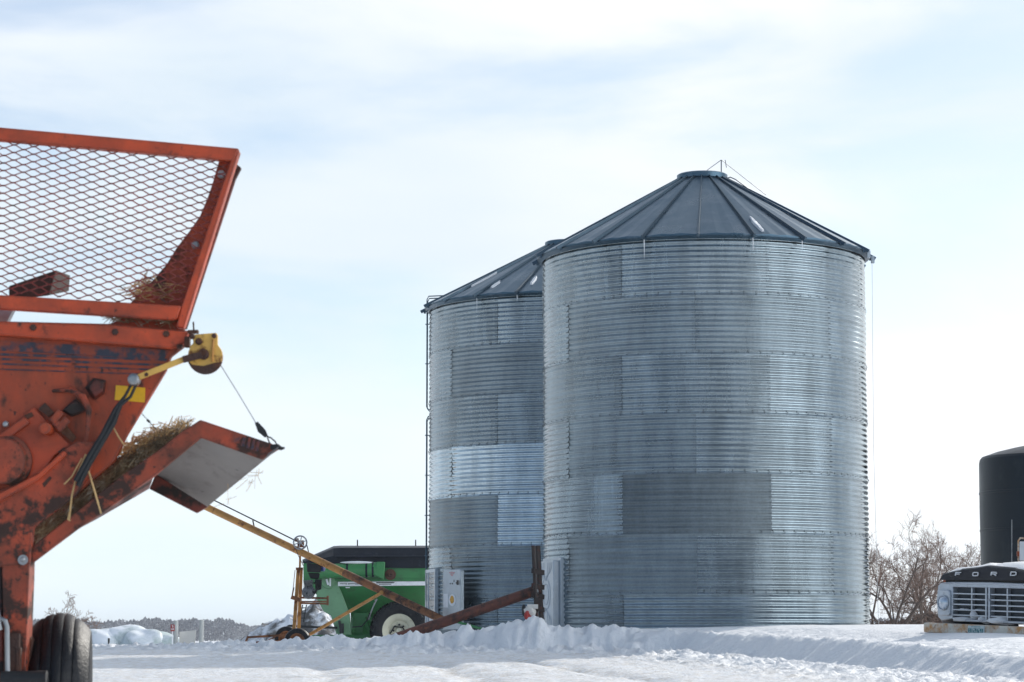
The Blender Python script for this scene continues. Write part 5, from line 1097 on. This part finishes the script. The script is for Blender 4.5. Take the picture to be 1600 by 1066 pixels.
# straw lying along the chute, in the hopper corner and caught on the lip
def straw(n, pick, mat_, len_, seed, name, label, r=.0016, parent=None):
    rnd = random.Random(seed); mb = MB()
    for i in range(n):
        p, dirs = pick(rnd); l = rnd.uniform(*len_); d = Vector((rnd.gauss(0, 1), rnd.gauss(0, .6), rnd.gauss(0, .7)))
        d = (d.normalized() * .75 + dirs).normalized(); b = Vector((rnd.gauss(0, .25), rnd.gauss(0, .25), rnd.gauss(-.1, .3))) * l
        mb.tube([p - d * l * .5, p + b * .18, p + d * l * .5 - b * .1], r * rnd.uniform(.6, 1.3), 3, False)
    o = build(name, mb, mat_, None, 60, smooth=False); tag(o, label, 'straw', kind='stuff'); return o
def along(pts, spread, zs):
    def pick(rnd):
        t = rnd.random() * (len(pts) - 1); i = min(int(t), len(pts) - 2); f = t - i
        x = pts[i][0] + (pts[i + 1][0] - pts[i][0]) * f; y = pts[i][1] + (pts[i + 1][1] - pts[i][1]) * f
        a = Wp(x + rnd.gauss(0, spread), y + rnd.gauss(0, spread * .6) - abs(rnd.gauss(0, zs)), rnd.uniform(.02, .3)); dr = (Wp(*pts[i + 1]) - Wp(*pts[i])).normalized()
        return a, dr * rnd.choice((-1, 1)) * .9
    return pick
straw(1300, along([(60, 840), (120, 796), (165, 762), (200, 728), (240, 705), (285, 678)], 5, 6), 'straw_dark', (.05, .14), 1, 'straw', 'matted dark straw packed along the discharge chute of the wagon')
straw(300, along([(185, 712), (215, 698), (250, 682), (292, 670)], 5, 6), 'straw', (.04, .09), 2, 'straw', 'loose golden straw heaped on top of the chute')
straw(14, along([(404, 738), (392, 752), (375, 765), (350, 790)], 5, 3), 'straw', (.03, .09), 4, 'straw', 'wisps of straw caught under the far lip of the chute', .001)
straw(170, along([(215, 462), (240, 456), (265, 462)], 9, 8), 'straw', (.05, .12), 6, 'straw', 'straw caught in the hopper corner behind the mesh')
straw(220, along([(175, 497), (230, 499), (275, 503)], 5, 2), 'straw_dark', (.05, .12), 7, 'straw', 'dark chaff packed in the gap under the hopper rail')
straw(26, along([(72, 712), (62, 722)], 4, 3), 'straw', (.05, .1), 8, 'straw', 'small tuft of straw stuck beside the bearing hub')
mb = MB()
for pts, r_ in (([(138, 735), (148, 768), (158, 803)], .004), ([(134, 710), (120, 742), (112, 775), (108, 812)], .004), ([(128, 716), (112, 745), (100, 757)], .003), ([(108, 800), (106, 812), (110, 814)], .003), ([(176, 666), (186, 684), (195, 697)], .003)):
    mb.tube([Wp(x, y, -.09) for x, y in pts], r_, 5)
o = build('straw_stalk', mb, 'straw'); tag(o, 'thick yellow stalks hanging over the diagonal channel of the wagon', 'straw', kind='stuff')

# ------------------------------------------------------------------ haze
hm = bpy.data.materials.new('haze'); hm.use_nodes = True; hn = hm.node_tree; hn.nodes.clear()
ho = N(hn, 'ShaderNodeOutputMaterial'); pv = N(hn, 'ShaderNodeVolumePrincipled'); pv.inputs['Color'].default_value = (.93, .96, 1, 1); pv.inputs['Density'].default_value = 0.0002; pv.inputs['Anisotropy'].default_value = 0.1
hn.links.new(pv.outputs[0], ho.inputs['Volume'])
mb = MB(); mb.box((0, 2560, 10.5), (10800, 5900, 27)); me = bpy.data.meshes.new('haze'); me.from_pydata(mb.v, [], mb.f); me.materials.append(hm)
hzo = bpy.data.objects.new('haze', me); COL.objects.link(hzo); tag(hzo, 'thin winter haze over the yard and far field', 'haze', kind='stuff')
